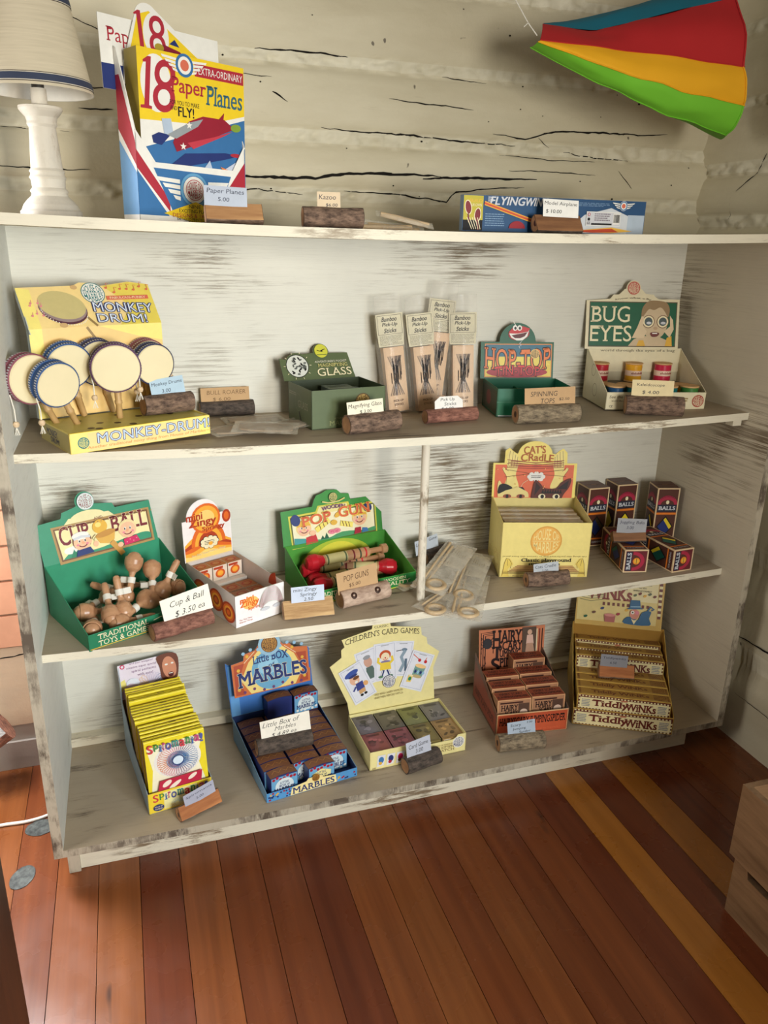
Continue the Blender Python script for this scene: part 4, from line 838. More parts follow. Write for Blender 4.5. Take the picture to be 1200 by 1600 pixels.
# --- 8 pop gun display
PG = (.503, .153, Zs(Z3, .62)+.0004); t = thing('pop_gun_display', 'bright green counter display holding wooden pop guns with striped barrels', 'display box', PG, .19)
w, d, h = .248, .142, .030; LG = ink((70, 156, 60)); mb = MB(); tray(mb, w, d, h, .080, LG, ink((76, 150, 58)), hback=.08)
A = Art(mb, (0, d-T-.0003, 0), X, Z); A.ell(.125, .02, .09, .058, ink((170, 190, 60)), a0=0, a1=PI); A.ell(.125, .02, .06, .052, ink((214, 208, 70)), a0=0, a1=PI)
A = front_art(mb); A.rect(0, 0, w, h-.001, ink((40, 128, 60))); A.text('TRADITIONAL', .052, .020, .085, .010, cream, serif=True); A.text('TOYS', .05, .008, .035, .008, cream, serif=True); A.text('WOODEN', .195, .023, .055, .0065, cream, serif=True); A.text('QUALITY', .195, .012, .078, .0105, cream, serif=True); A.stroke([(.0, .002), (w, .002)], .002, ink((214, 214, 70))); mb.build('tray', t)
pts = [(-.002, 0), (w-.006, 0), (w-.006, .086), (.166, .084), (.162, .098), (.144, .100), (.134, .110), (.110, .112), (.096, .106), (.084, .103), (.078, .094), (.072, .080), (-.002, .078)]
mb = MB(); A = header(mb, pts, d, .078, .18, ink((58, 140, 58)), green)
A.poly([(.018, -.008), (w-.020, -.002), (w-.020, .072), (.014, .066)], ink((206, 200, 70))); A.poly([(.021, -.004), (w-.023, .002), (w-.023, .068), (.018, .062)], ink((90, 96, 40))); A.poly([(.024, -.001), (w-.026, .005), (w-.026, .065), (.021, .059)], ink((238, 230, 194)))
A.poly([(.075, .060), (.165, .064), (.160, .080), (.085, .080)], ink((206, 200, 70))); A.poly([(.080, .060), (.160, .064), (.155, .077), (.088, .077)], ink((232, 220, 150)))
A.poly(smooth([(.024, -.001), (.05, .008), (.1, .004), (.14, .014), (.19, .010), (w-.026, .014), (w-.026, .005)], 3), ink((70, 150, 96))); A.poly([(.024, .0), (.06, .0), (.05, .012), (.024, .016)], ink((60, 150, 150))); A.poly([(.095, .004), (.101, .018), (.107, .004)], dkgreen); A.poly([(.086, .004), (.091, .013), (.097, .004)], dkgreen)
face(A, .048, .033, .016, ink((242, 214, 110)), gold, gold); A.ell(.030, .055, .011, .013, navy, rot=.3); A.poly([(.050, -.002), (.052, .014), (.075, .018), (.080, .0)], red); A.ell(.068, .022, .008, .006, skin)
face(A, .185, .038, .017, ink((246, 222, 120)), ink((246, 222, 120)), gold, -1); A.ell(.206, .060, .011, .010, navy, rot=-.5); A.poly([(.168, .004), (.172, .018), (.186, .018), (.186, .005)], crimson); A.poly([(.188, .005), (.190, .016), (.202, .014), (.204, .006)], blue); A.stroke([(.170, .048), (.160, .056), (.152, .060)], .006, ink((246, 222, 120)))
for (a, b) in (((.076, .026), (.110, .046)), ((.166, .026), (.136, .034))):
    A.stroke([a, b], .012, ink((230, 206, 80))); A.stroke([a, b], .010, ink((240, 222, 110)))
    for f in (.3, .55, .8): c = (a[0]+(b[0]-a[0])*f, a[1]+(b[1]-a[1])*f); A.stroke([(c[0]-.0015, c[1]+.006), (c[0]+.0015, c[1]-.006)], .0018, brown)
A.ell(.120, .038, .008, .006, gold); A.ell(.130, .054, .008, .005, gold, rot=.6); A.ell(.114, .018, .009, .0055, pink); A.ell(.126, .019, .009, .0055, pink); A.text('POP', .120, .0185, .02, .005, magenta)
A.text('WOODEN', .122, .071, .058, .0085, purple, serif=True, off=.02, arch=.003); A.text('POP', .078, .052, .070, .022, ink((214, 96, 60)), off=.02, serif=True, outline=(ink((240, 206, 90)), .025), rot=.08); A.text('GUN', .172, .060, .078, .023, ink((214, 96, 60)), off=.02, serif=True, outline=(ink((240, 206, 90)), .025), rot=.03)
A.globe(.122, .095, .0105, ink((214, 200, 120)), dkgreen, dkgreen); A.stroke([(.095, .088), (.108, .084), (.122, .0835), (.136, .085), (.15, .090)], .003, ink((214, 200, 120))); mb.build('header', t)
BARREL = grain('pop_gun_wood', (170, 120, 84), (206, 160, 118), (4, 50, 50), .35); PAPERL = ink((206, 196, 140), .4); REDP = ink((196, 34, 48), .25)
def popgun(x, y, z, rz, label, flip=False, pitch=0):
    p = Matrix.Rotation(.19, 4, 'Z') @ V(x, y, z); t = thing('pop_gun', label, 'toy pop gun', (PG[0]+p.x, PG[1]+p.y, PG[2]+z), 0, 'wooden pop guns in the green display'); t.rotation_euler = (0, pitch, .19+rz+(PI if flip else 0)); r = .0115
    mb = MB(); mb.lathe([(r*.8, 0), (r, .004), (r, .118), (r*.8, .119), (r*.55, .121), (r*.55, .150), (r*.95, .152), (r*.95, .164), (r*.6, .167)], (0, 0, r), X, BARREL, 22); k = mb.build('barrel', t)
    mb = MB(); mb.lathe([(r*1.01, .010), (r*1.01, .062)], (0, 0, r), X, PAPERL, 22, caps=False); mb.lathe([(r*1.02, .012), (r*1.02, .016)], (0, 0, r), X, olive, 22, caps=False); mb.lathe([(r*1.02, .056), (r*1.02, .060)], (0, 0, r), X, olive, 22, caps=False); mb.build('paper_label', k)
    for xx, m in ((.076, maroon), (.092, dkolive), (.106, red)): mb = MB(); mb.lathe([(r*1.01, xx), (r*1.01, xx+.004)], (0, 0, r), X, m, 22, caps=False); mb.build('painted_ring', k)
    mb = MB(); mb.lathe([(.001, -.036), (.012, -.034), (.017, -.026), (.018, -.012), (.014, -.002), (.0118, .006)], (0, 0, r), X, REDP, 16, caps=False)
    me = mb.build('red_balloon_bag', t)
    for v in me.data.vertices: q = 1+.14*noise.noise(v.co*90); v.co.y *= q; v.co.z = r+(v.co.z-r)*q
popgun(.065, .098, .040, .03, 'pop gun lying uppermost with a red bag at its left end'); popgun(.060, .112, .018, -.02, 'pop gun under the uppermost one at the back of the green display'); popgun(.065, .060, .0022, .06, 'pop gun lying lowest behind the lettered green lip'); popgun(.200, .070, .012, -.45, 'pop gun turned round, its red bag at the right', True)
popgun(.065, .086, .0020, .03, 'pop gun in the middle of the heap in the green display')

# --- 10 cats cradle box
CC = (.938, .180, Zs(Z3, 1.03)+.0004); t = thing('string_game_box', 'pale yellow deep counter box with two cats and string-wound hands on its header', 'display box', CC, -.275)
w, d, h = .199, .150, .130; PY = ink((240, 222, 140), .35); mb = MB(); tray(mb, w, d, h, .146, PY, ink((226, 210, 140)), hback=.146)
OG = ink((236, 180, 92)); A = front_art(mb); A.globe(w*.5, .087, .035, OG, ink((244, 222, 150)), ink((220, 160, 76)))
A.text('rub along this perforated line to remove this front panel', w*.5, .0505, .188, .0042, ink((120, 96, 50)), rot=PI); A.text('Classic playground', w*.52, .0405, .112, .0105, black, off=.03, serif=True); A.text('string games', w*.5, .0315, .07, .008, black, off=.03, serif=True)
for s in (1, -1):
    X0 = lambda u: w*.5+s*(u-w*.5)
    A.poly([(X0(u), v) for u, v in [(.004, .002), (.022, .002), (.018, .020), (.030, .032), (.022, .045), (.014, .046), (.010, .034)]], ink((232, 206, 104))); A.stroke([(X0(u), v) for u, v in [(.006, .004), (.010, .034), (.014, .046), (.020, .044), (.026, .034), (.024, .022)]], .0009, brown); A.stroke([(X0(.016), .043), (X0(.017), .028)], .0008, brown)
for i in range(6): A.stroke([(.018+.004*i, .014+.003*i), (w*.5, .016+.0022*i), (w-.02-.003*i, .015+.0026*i)], .0013, ink((150, 70, 56)))
for i in range(3): A.stroke([(.006, .009+.003*i), (w-.006, .009+.002*i)], .0008, brown)
A.text('House of Marbles', .05, .004, .04, .003, brown); B = left_art(mb); rd = random.Random(8); B.dots([(-rd.uniform(.02, d-.02), rd.uniform(.01, .05)) for i in range(30)], .002, ink((214, 180, 90))); mb.build('carton', t)
WH_ = w-.004; pts = [(-.002, 0), (WH_, 0), (WH_, .083), (.171, .083), (.170, .108), (.160, .118), (.150, .112), (.142, .104)]+arc(.095, .104, .040, 5, 175, 18, .031)+[(.052, .105), (.042, .112), (.034, .119), (.025, .112), (.024, .083), (-.002, .083)]
mb = MB(); A = header(mb, pts, d-.010, .142, .06, ink((242, 222, 120)), PY)
A.rect(.003, .0, WH_-.007, .079, ink((226, 110, 76))); HND = ink((240, 222, 140)); rd = random.Random(3)
for s in (1, -1):
    X0 = lambda u: .0975+s*(u-.0975)
    A.poly([(X0(u), v) for u, v in smooth([(.028, .028), (.031, .050), (.020, .068), (.024, .073), (.030, .066), (.030, .100), (.034, .113), (.040, .112), (.044, .108), (.049, .104), (.055, .098), (.056, .075), (.052, .055), (.060, .030), (.056, .022)], 3, True)], HND)
    for (a, b) in (((.032, .072), (.036, .112)), ((.040, .074), (.043, .110)), ((.046, .074), (.049, .103)), ((.053, .074), (.054, .098))): A.stroke([(X0(a[0]), a[1]), (X0(b[0]), b[1])], .0008, brown)
    A.stroke([(X0(u), v) for u, v in [(.030, .030), (.031, .050), (.020, .068), (.024, .073), (.034, .064)]], .0008, brown)
for i in range(7): A.stroke([(.030+.004*(i % 3), .073+.003*i), (.0975, .070+.0022*i+.003*(i % 2)), (.163-.004*(i % 2), .074+.0027*i)], .0014, ink((138, 48, 48)))
A.stroke([(.026, .068), (.09, .058), (.17, .052)], .001, brown); A.stroke([(.166, .068), (.1, .060), (.026, .05)], .001, brown)
A.text("CAT'S", .093, .115, .050, .018, ink((176, 92, 40)), off=.02, rot=.05); A.text('CRadLE', .100, .095, .076, .017, ink((176, 92, 40)), off=.02, rot=-.02, arch=.002)
for a in range(8): A.ell(.100+.016*math.cos(a*.785), .051+.008*math.sin(a*.785), .0055, .005, white)
A.ell(.100, .051, .015, .008, white); A.lines(.088, .047, .112, .055, 2, black, 3, .4); A.ell(.100, .038, .0035, .003, white); A.stroke([(.088, .048), (.070, .036), (.064, .024)], .0008, cream)
A.poly(smooth([(.012, .002), (.010, .030), (.014, .042), (.024, .030), (.048, .024), (.058, .028), (.064, .024), (.082, .014), (.085, .002)], 3, False), ink((228, 210, 140))); A.poly(smooth([(.012, .010), (.014, .030), (.028, .034), (.046, .024), (.030, .018)], 3, True), black); A.poly([(.060, .026), (.070, .026), (.076, .018)], black)
for x in (.034, .066): A.ell(x, .004, .010, .005, ink((150, 80, 60))); A.ell(x, .004, .0035, .0045, black)
A.poly(smooth([(.090, .0), (.094, .030), (.099, .044), (.112, .034), (.122, .024), (.148, .024), (.160, .038), (.182, .048), (.180, .028), (.168, .010), (.164, .0)], 3, False), ink((92, 44, 38))); A.poly([(.098, .006), (.100, .038), (.112, .026)], ink((48, 30, 30))); A.poly([(.150, .022), (.178, .044), (.174, .022)], ink((40, 30, 32)))
for x in range(8): A.poly([(.114+.006*x, .012), (.118+.006*x, .022), (.121+.006*x, .011)], black)
for x in (.116, .150): A.ell(x, .004, .0085, .0065, cream); A.ell(x+.001, .004, .0042, .0048, black)
A.dots([(rd.uniform(.006, WH_-.01), rd.uniform(.02, .078)) for i in range(10)], .0014, ink((246, 190, 110))); mb.build('header', t)
PKT = ink((188, 170, 142), .35); M10 = Matrix.Rotation(-.275, 4, 'Z')
for i in range(9):
    mb = MB(); mb.box(.010, w-.012, 0, .0085, .0, .118+.002*(i % 2), PKT)
    for s in (0, 1):
        x = .02 if s == 0 else w-.075
        vs = [(x+.055*k/6, -.0008, .10+.023*math.sin(PI*k/6)) for k in range(7)]+[(x+.055*k/6, -.0008, .08) for k in range(7)]; mb.add(vs, [(k, k+1, k+8, k+7) for k in range(6)], FILM, True)
    a = front_art(mb); a.lines(.07, .10, .13, .115, 3, ink((120, 96, 76)), i); o = mb.build('string_game_packet'); p = M10 @ V(0, .012+i*.0135, .003); o.location = (CC[0]+p.x, CC[1]+p.y, CC[2]+.003); o.rotation_euler = (-.02, 0, -.275)
    tag(o, 'flat string game packet in the pale yellow box, %s from its front panel' % ['first', 'second', 'third', 'fourth', 'fifth', 'sixth', 'seventh', 'eighth', 'ninth'][i], 'game packet', 'string game packets filed in the pale yellow box')

# --- 11 juggling ball boxes
JM, JR = ink((104, 40, 46)), ink((170, 44, 70)); JB = ink((222, 196, 156)); JT = ink((86, 50, 40))
def juggle(loc, rz, lying, label, ball):
    t = thing('juggling_ball_box', label, 'juggling ball box', loc, rz, 'maroon boxes of juggling balls'); s, H = .055, .150
    M0 = Matrix.Identity(4) if not lying else Matrix.Translation((0, 0, s)) @ Matrix.Rotation(-PI/2, 4, 'X')
    mb = MB(); mb.box(0, s, 0, s, 0, H, JB)
    def side(o, ex):
        A = Art(mb, o, ex, Z); A.rect(.003, .003, s-.003, H-.003, JT); A.ell(s/2, H*.72, s*.44, s*.42, JR, a0=0, a1=PI); A.ell(s/2, H*.72, s*.30, s*.22, JT, a0=0, a1=PI); A.text('JUGGLING', s/2, H*.82, s*.62, .006, ink((110, 24, 50)), off=.02, arch=.006); A.ell(s/2, H*.76, .004, .005, cream); A.rect(.004, H*.60, s-.004, H*.72, ink((40, 44, 62))); A.text('BALLS', s/2, H*.66, s*.74, .0095, ltgrey, off=.03, serif=True); A.rect(.003, H*.55, s-.003, H*.585, orange); A.rect(.003, H*.12, s-.003, H*.145, orange); A.text('FOR LEARNING', s/2, H*.075, s*.7, .005, ltgrey)
        A.poly([(s/2, H*.16), (s*.88, H*.345), (s/2, H*.53), (s*.12, H*.345)], black); A.poly([(s/2, H*.19), (s*.82, H*.345), (s/2, H*.50), (s*.18, H*.345)], ball[0]); A.poly([(s/2, H*.50), (s*.82, H*.345), (s*.72, H*.30), (s*.42, H*.46)], ball[1])
    E_ = Art(mb, (0, s, 0), X, -Y); E_.rect(.003, .003, s-.003, s-.003, JM); E_.ell(s*.36, s*.5, s*.5, s*.42, JR, a0=-PI/2, a1=PI/2); E_.ell(s*.36, s*.5, s*.34, s*.28, JT, a0=-PI/2, a1=PI/2); E_.ell(s*.52, s*.5, s*.15, s*.15, orange); E_.ell(s*.52, s*.5, s*.11, s*.11, gold); E_.stroke([(s*.52, s*.38), (s*.52, s*.62)], .0012, JT); E_.rect(s*.08, s*.08, s*.32, s*.92, ink((40, 44, 62))); E_.text('BALLS', s*.2, s*.5, s*.74, s*.16, ltgrey, off=.03, serif=True, rot=PI/2)
    side((0, 0, 0), X); side((0, s, 0), -Y); side((s, 0, 0), Y)
    A = Art(mb, (0, 0, H), X, Y); A.rect(.003, .003, s-.003, s-.003, JT); A.ell(s/2, s/2, s*.42, s*.40, JR); A.ell(s/2, s/2, s*.22, s*.18, ink((60, 40, 60))); A.ell(s/2, s*.5, .007, .007, gold); A.text('BALLS', s*.5, s*.16, s*.7, .011, ltgrey, off=.03, serif=True); A.text('JUGGLING', s*.5, s*.84, s*.7, .006, maroon)
    o = mb.build('carton', t)
    if lying:
        o.matrix_local = M0
    for i in range(2):
        q = MB(); q.box(.001, s-.001, s*.5*i+.001, s*.5*(i+1)-.0005, H, H+.0006, JT); r = q.build('end_flap', t)
        r.matrix_local = M0
    return t
bY, bB, bG = ink((232, 206, 44)), ink((36, 52, 116)), ink((24, 96, 82))
z = Zs(Z3, 1.33)
juggle((1.214, .278, z), -.02, False, 'maroon juggling ball box upright right behind the pale yellow box, dark blue ball showing', (bB, ink((70, 60, 40)))); juggle((1.299, .286, z), -.04, False, 'maroon juggling ball box upright with a yellow ball showing', (bY, bY)); juggle((1.380, .240, z), -.25, False, 'maroon juggling ball box upright at the far right, blue and yellow ball showing', (bB, bY))
juggle((1.216, .116, z), -.24, True, 'maroon juggling ball box lying flat nearest the board edge, left one of the two', (bB, bG)); juggle((1.324, .084, z), .06, True, 'maroon juggling ball box lying flat at the right end of the board', (bG, bY))
holder((1.252, .158, z+.0555), -.22, .078, .026, 'dark', 'dark split log slice on top of the maroon juggling ball boxes', (.070, .034, ink((164, 166, 172), .7), [('Juggling Balls', .5, .72, .84, .26), ('3.00', .45, .38, .24, .2)], 'grey card lettered Juggling Balls', dict(dx=.004, rot=-.06)), split='brown', seed=21)

# --- 13 spiral drawing packs
SM = (.153, .055, Zs(ZB, .2)+.0004); MS = Matrix.Rotation(.165, 4, 'Z')
t = thing('spiral_art_display', 'tall narrow yellow display of spiral drawing packs at the left of the bottom board', 'display box', SM, .165)
w, d, h = .126, .250, .047; SG = ink((156, 176, 192)); mb = MB(); tray(mb, w, d, h, .118, SG, ink((150, 120, 84)), yellow, hback=.118, step=[(d*.8, .10), (d*.55, .062)])
RB5 = [ink((206, 60, 72)), ink((64, 140, 72)), ink((70, 110, 170)), ink((190, 70, 120)), ink((80, 90, 160)), ink((60, 140, 130))]
def rainbow(A, txt, x, y, wd, h):
    n = len(txt); ws = [.55 if c in 'ir!' else (1.35 if c == 'm' else 1) for c in txt]; tot = sum(ws); c = x-wd/2
    for i, (ch, q) in enumerate(zip(txt, ws)):
        k = wd*q/tot; A.text(ch, c+k/2, y+(.12*h if i % 2 else -.08*h)+(h*.12 if ch in 'SP!' else 0), k*.86, h*(1 if ch not in 'S!' else 1.25), RB5[i % 6], off=.02, serif=ch != 'S'); c += k
A = front_art(mb); A.rect(.03, .004, w-.03, h-.004, ink((244, 236, 170))); rainbow(A, 'Spiromania!', .063, .033, .108, .0135); A.ell(.019, .012, .0105, .0075, navy); A.text('HOUSE OF', .019, .0145, .015, .003, cream); A.text('MARBLES', .019, .0095, .015, .003, cream)
def spirograph(A, cx, cy, R, r0, n, cols, wd=.0006, sq=1.0, half=False):
    for k in range(n):
        a = 2*PI*k/n
        if half and math.sin(a) < -.1: continue
        P = []
        for i in range(11):
            u = 2*PI*i/11; rr = (R+r0)/2+(R-r0)/2*math.cos(u); b = a+.16*(R/(R-r0+1e-6))**.3*math.sin(u); P.append((cx+rr*math.cos(b), cy+sq*rr*math.sin(b)))
        A.stroke(P, wd, cols[k*len(cols)//n % len(cols)], True)
for sx in (.085, .1): spirograph(A, sx-.03, .012, .012, .004, 14, [ltblue, tan], .0004)
mb.build('tray', t)
mb = MB(); pts = [(0, 0), (w, 0), (w, .080), (.085, .082), (0, .078)]; A = header(mb, pts, d-.004, .116, .16, ink((232, 222, 236)), SG)
A.poly([(.09, .0), (w, .0), (w, .06), (.10, .05)], ink((240, 220, 110))); A.poly([(.0, .005), (.02, .01), (.012, .045), (.0, .04)], ink((240, 226, 130)))
A.text('and just imagine!', .050, .077, .05, .0045, purple, serif=True); A.text('creative super special', .050, .068, .064, .006, purple, serif=True); A.text('spiral patterns', .054, .059, .052, .0068, purple, serif=True); A.text('with ease!', .056, .050, .034, .0058, purple, serif=True); A.ring(.010, .074, .003, .005, magenta)
spirograph(A, .066, .016, .034, .012, 30, [blue, lilac, gold, gold, lilac, blue], .0006); A.ell(.066, .012, .010, .008, white); A.ell(.028, .033, .014, .012, ink((226, 232, 244)))
A.poly(smooth([(.0, .010), (.008, .024), (.022, .034), (.040, .026), (.056, .012), (.052, .0), (.010, .0)], 3, True), ink((206, 184, 196)))
for x, y in ((.012, .014), (.022, .024), (.036, .020), (.028, .008), (.044, .010)): A.ring(x, y, .0022, .0032, lilac)
SK2 = ink((206, 140, 110)); A.poly(smooth([(.084, .082), (.088, .054), (.090, .030), (.104, .020), (.124, .028), (.126, .080)], 4, True), ink((110, 60, 44))); A.ell(.108, .052, .015, .026, SK2, rot=.12); A.ell(.110, .036, .006, .0055, ink((90, 30, 30))); A.rect(.106, .0375, .114, .0395, white); A.ell(.102, .060, .0035, .002, white); A.ell(.115, .061, .003, .002, white); A.poly([(.072, .0), (.080, .012), (.104, .024), (.124, .018), (w, .0)], magenta); A.poly([(.096, .012), (.108, .018), (.112, .008)], ink((240, 214, 150)))
mb.prism([(-.012, .0), (.0, .0), (.0, .078), (-.012, .05)], (0, d-.002, .116), Y, Z, (-1, 0, 0), T, SG); mb.build('header', t)
SPY, SPB = ink((238, 218, 48), .3), ink((150, 108, 60))
def spiro_pack(i, x, y, z, lean, front):
    mb = MB(); pw, ph, pt = .117, .108, .0072
    mb.box(0, pw, 0, pt, 0, ph, SPB, mf=SPY, mt=SPY); mb.tube([(0, pt/2, ph), (pw, pt/2, ph)], pt/2, SPY, 10)
    A = front_art(mb)
    if front:
        A.poly([(.006, .004), (pw-.006, .004), (pw-.018, ph*.5), (pw-.004, ph-.006), (.004, ph-.012), (.012, ph*.45)], ink((248, 242, 210))); A.ell(pw*.52, ph*.56, .046, .036, white, n=30)
        spirograph(A, pw*.52, ph*.56, .040, .012, 40, [blue, purple, pink, salmon, orange, pink, purple, blue], .0006, .86); spirograph(A, pw*.52, ph*.56, .022, .010, 40, [blue], .0005, .8); A.ring(pw*.52, ph*.56, .010, .0115, navy); A.ell(pw*.52, ph*.56, .010, .0085, ink((214, 230, 244)))
        rainbow(A, 'Spiromania!', pw*.5, ph-.013, .108, .0135); A.poly([(.016, .004), (.022, .026), (pw-.012, .028), (pw-.016, .004)], ink((192, 36, 66)))
        for q in ((.035, .018, .010, .005), (.05, .012, .014, .004), (.085, .020, .010, .004)): A.ell(*q, ink((248, 226, 210)), rot=.5)
    else: A.rect(.004, ph-.02, pw-.004, ph-.004, ink((230, 206, 40)))
    rd = random.Random(i); C = Art(mb, (0, pt*.2, ph+pt/2), X, Y)
    if i % 3 == 1: C.rect(pw*.5, 0, pw*.62, pt*.4, ink((120, 100, 30)))
    o = mb.build('spiral_art_pack'); p = MS @ V(x, y, z); o.location = (SM[0]+p.x, SM[1]+p.y, SM[2]+z); o.rotation_euler = (-lean, 0, .165)
    tag(o, label_spiro(i), 'drawing pack', 'yellow spiral drawing packs filed in the tall narrow display'); return o
ORD = ['first', 'second', 'third', 'fourth', 'fifth', 'sixth', 'seventh', 'eighth', 'ninth', 'tenth', 'eleventh', 'twelfth', 'thirteenth', 'fourteenth', 'fifteenth', 'sixteenth', 'seventeenth', 'eighteenth']
def label_spiro(i): return 'frontmost spiral drawing pack showing its whole printed cover' if i == 0 else 'yellow spiral drawing pack, %s behind the frontmost one' % ORD[i-1]
rd = random.Random(12)
for i in range(18):
    g_ = 0 if i < 6 else (1 if i < 12 else 2)
    spiro_pack(i, .0045+[0, -.001, .0015][g_]+rd.uniform(-.0012, .0016), .008+i*.0112+g_*.004, .038+[0, .004, .007][g_]+rd.uniform(-.001, .002), .14, i == 0)
mb = MB(); mb.box(.004, w-.004, .004, d-.006, .0018, .036, ink((150, 120, 84))); mb.build('inner_step', t)
holder((.248, .040, Zs(ZB, .25)), .42, .088, .030, 'bark', 'orange split log slice before the spiral drawing packs', (.066, .027, ink((176, 178, 196), .7), [('Spiromania', .5, .7, .86, .22), ('5.00', .5, .34, .24, .18)], 'grey card before the spiral drawing packs', dict(dx=.004, rot=.10)), split='orange', seed=22)

# --- 14 little marble boxes
MA = (.378, .027, Zs(ZB, .45)+.0004); MM = Matrix.Rotation(.152, 4, 'Z')
t = thing('marble_display', 'blue display of little marble boxes with an ornate orange and blue header', 'display box', MA, .152)
w, d, h = .199, .232, .021; BLT = ink((70, 130, 190)); mb = MB(); tray(mb, w, d, h, .056, ink((110, 150, 180)), ink((40, 60, 110)), BLT, hback=.06)
A = front_art(mb); A.rect(0, 0, w, h, ink((84, 150, 206))); rd = random.Random(9); A.dots([(rd.uniform(.004, w-.004), rd.uniform(.003, h-.003)) for i in range(40)], .0022, navy); A.dots([(rd.uniform(.004, w-.004), rd.uniform(.003, h-.003)) for i in range(14)], .0024, gold); A.dots([(rd.uniform(.004, w-.004), rd.uniform(.003, h-.003)) for i in range(10)], .0024, crimson)
A.poly([(.05, .001), (.152, .001), (.150, .020), (.12, .024), (.085, .024), (.054, .019)], ink((244, 226, 160))); A.text('MARBLES', .101, .010, .092, .0145, navy, off=.015, serif=True); mb.prism([(-.02, 0), (.02, 0), (.014, .008), (-.014, .008)], (.104, 0, h), X, Z, -Y, .001, ink((244, 226, 160))); A.globe(.106, .0265, .0085, ink((176, 124, 50)), ink((90, 56, 30))); mb.build('tray', t)
mb = MB(); A = header(mb, [(-.001, 0), (.196, 0), (.193, .125), (.183, .130), (.004, .122), (-.004, .128)], d, .056, .2, ink((60, 116, 190)), BLT); A.rect(.0, .0, .02, .12, ink((96, 156, 214)))
pts = [(.006, 0), (.184, .0), (.186, .030), (.183, .032), (.184, .075), (.183, .083), (.150, .088), (.142, .098), (.126, .100), (.122, .106)]+arc(.095, .106, .026, 5, 175, 14)+[(.066, .104), (.060, .098), (.036, .094), (.033, .080), (.005, .076)]
A = header(mb, pts, d-.010, .112, .2, ink((206, 112, 58)), BLT, shift=(-.001, 0))
for s in (0, 1):
    q = lambda u: u if not s else .189-u
    A.poly([(q(.010), .004), (q(.032), .003), (q(.020), .038), (q(.034), .074), (q(.010), .072)], ink((176, 74, 46))); A.stroke([(q(.034), .074), (q(.060), .096)], .0012, cream); A.dots([(q(.018), .016), (q(.020), .06), (q(.042), .088)], .004, gold)
A.poly([(.044, .002), (.148, .002), (.168, .034), (.150, .074), (.122, .098), (.070, .098), (.044, .074), (.024, .036)], ink((240, 214, 130))); A.ell(.097, .048, .048, .046, ink((110, 170, 206)), n=36); A.ell(.088, .058, .024, .020, ink((150, 200, 226)))
A.text('Little BOX', .095, .076, .082, .018, navy, off=.02, serif=True, arch=.002); A.text('of', .096, .0585, .014, .009, navy, off=.015); A.text('MARBLES', .097, .036, .160, .033, navy, off=.025, serif=True, arch=.004, outline=(cream, .015)); A.dots([(.034+.017*i, .096+.006*math.sin(i*1.3)) for i in range(9)], .0042, ltblue); A.dots([(.030+.022*i, .008+.004*math.sin(i*2)) for i in range(7)], .0036, ink((110, 60, 110)))
A.ring(.095, .106, .019, .026, ink((150, 190, 214))); A.globe(.095, .106, .0185, ink((186, 134, 60)), ink((86, 56, 30)), ink((86, 56, 30))); mb.build('header', t)
MT = ink((130, 86, 60), .35); MTD = ink((186, 134, 74), .35); MSD = ink((44, 56, 116), .35); CURV = 5
def marble_box(x, y, z, label, art=False, rz=0, tip=0, cream_face=False):
    mb = MB(); bw, bd, bh = .058, .026, .048
    prof_ = [(0, 0), (bw, 0), (bw, bh-.003)]+[(bw*(1-k/6), bh-.003+.0035*math.sin(PI*k/6)) for k in range(1, 6)]+[(0, bh-.003)]
    mb.prism(prof_, (0, 0, 0), X, Z, -Y, bd, MSD, MSD, MSD)
    top_ = [(bw*(1-k/6), bh-.003+.0035*math.sin(PI*k/6)+.0004) for k in range(7)]
    mb.add([(u, .0008, v) for u, v in top_]+[(u, bd-.0008, v) for u, v in top_], [(k, k+1, k+8, k+7) for k in range(6)], MT, True)
    mb.add([(bw*(1-k/6)*.8+bw*.1, bd*.5+bd*.16*(1 if k % 2 else -1), bh+.0016-.0014*abs(k-3)/3) for k in range(7)]+[(bw*(1-k/6)*.8+bw*.1, bd*.5+bd*.16*(1 if k % 2 else -1)+.0016, bh+.0016-.0014*abs(k-3)/3) for k in range(7)], [(k, k+1, k+8, k+7) for k in range(6)], MTD)
    if art:
        A = front_art(mb); A.rect(.001, .001, bw-.001, bh-.003, ink((110, 170, 210))); A.dots([(.006+.0075*i, bh-.007+.003*math.sin(i*2)) for i in range(7)], .0036, crimson); A.dots([(.008+.009*i, .006+.003*math.sin(i*3)) for i in range(6)], .0034, white)
        if cream_face: A.poly([(.010, .004), (bw-.01, .004), (bw-.008, .03), (bw*.5, .038), (.008, .03)], ink((240, 228, 160)))
        else: A.ell(bw*.5, .022, .020, .018, ink((220, 232, 236)))
        A.text('LITTLE', bw*.5, .030, .018, .0048, navy, off=.02); A.text('BOX of', bw*.5, .0235, .022, .005, navy, off=.02); A.text('MARBLES', bw*.5, .0145, .046, .0095, navy, off=.025, serif=True)
    o = mb.build('marble_box'); p = MM @ V(x, y, z); o.location = (MA[0]+p.x, MA[1]+p.y, MA[2]+z); o.rotation_euler = (tip, 0, .152+rz); return tag(o, label, 'marble box', 'little boxes of marbles in the blue display')
CW = ['left', 'middle', 'right']; RW = ['second', 'third', 'fourth', 'fifth', 'sixth', 'seventh', 'rearmost']
for r in range(7):
    for c in range(3): marble_box(.007+.0630*c, .034+.0272*r, .0018, 'little marble box in the %s column, %s row of the blue display' % (CW[c], RW[r]), r == 0)
marble_box(.012, .006, .0022, 'little marble box standing out at the front left, blue face', True, .05); marble_box(.092, .004, .0022, 'little marble box standing out at the front with a cream face', True, .03, 0, True)
marble_box(.133, .196, .0520, 'little marble box standing upright on top at the back right', True, .02); marble_box(.072, .200, .0520, 'little brown-topped marble box lying on top at the back, behind the script card', False, .03)
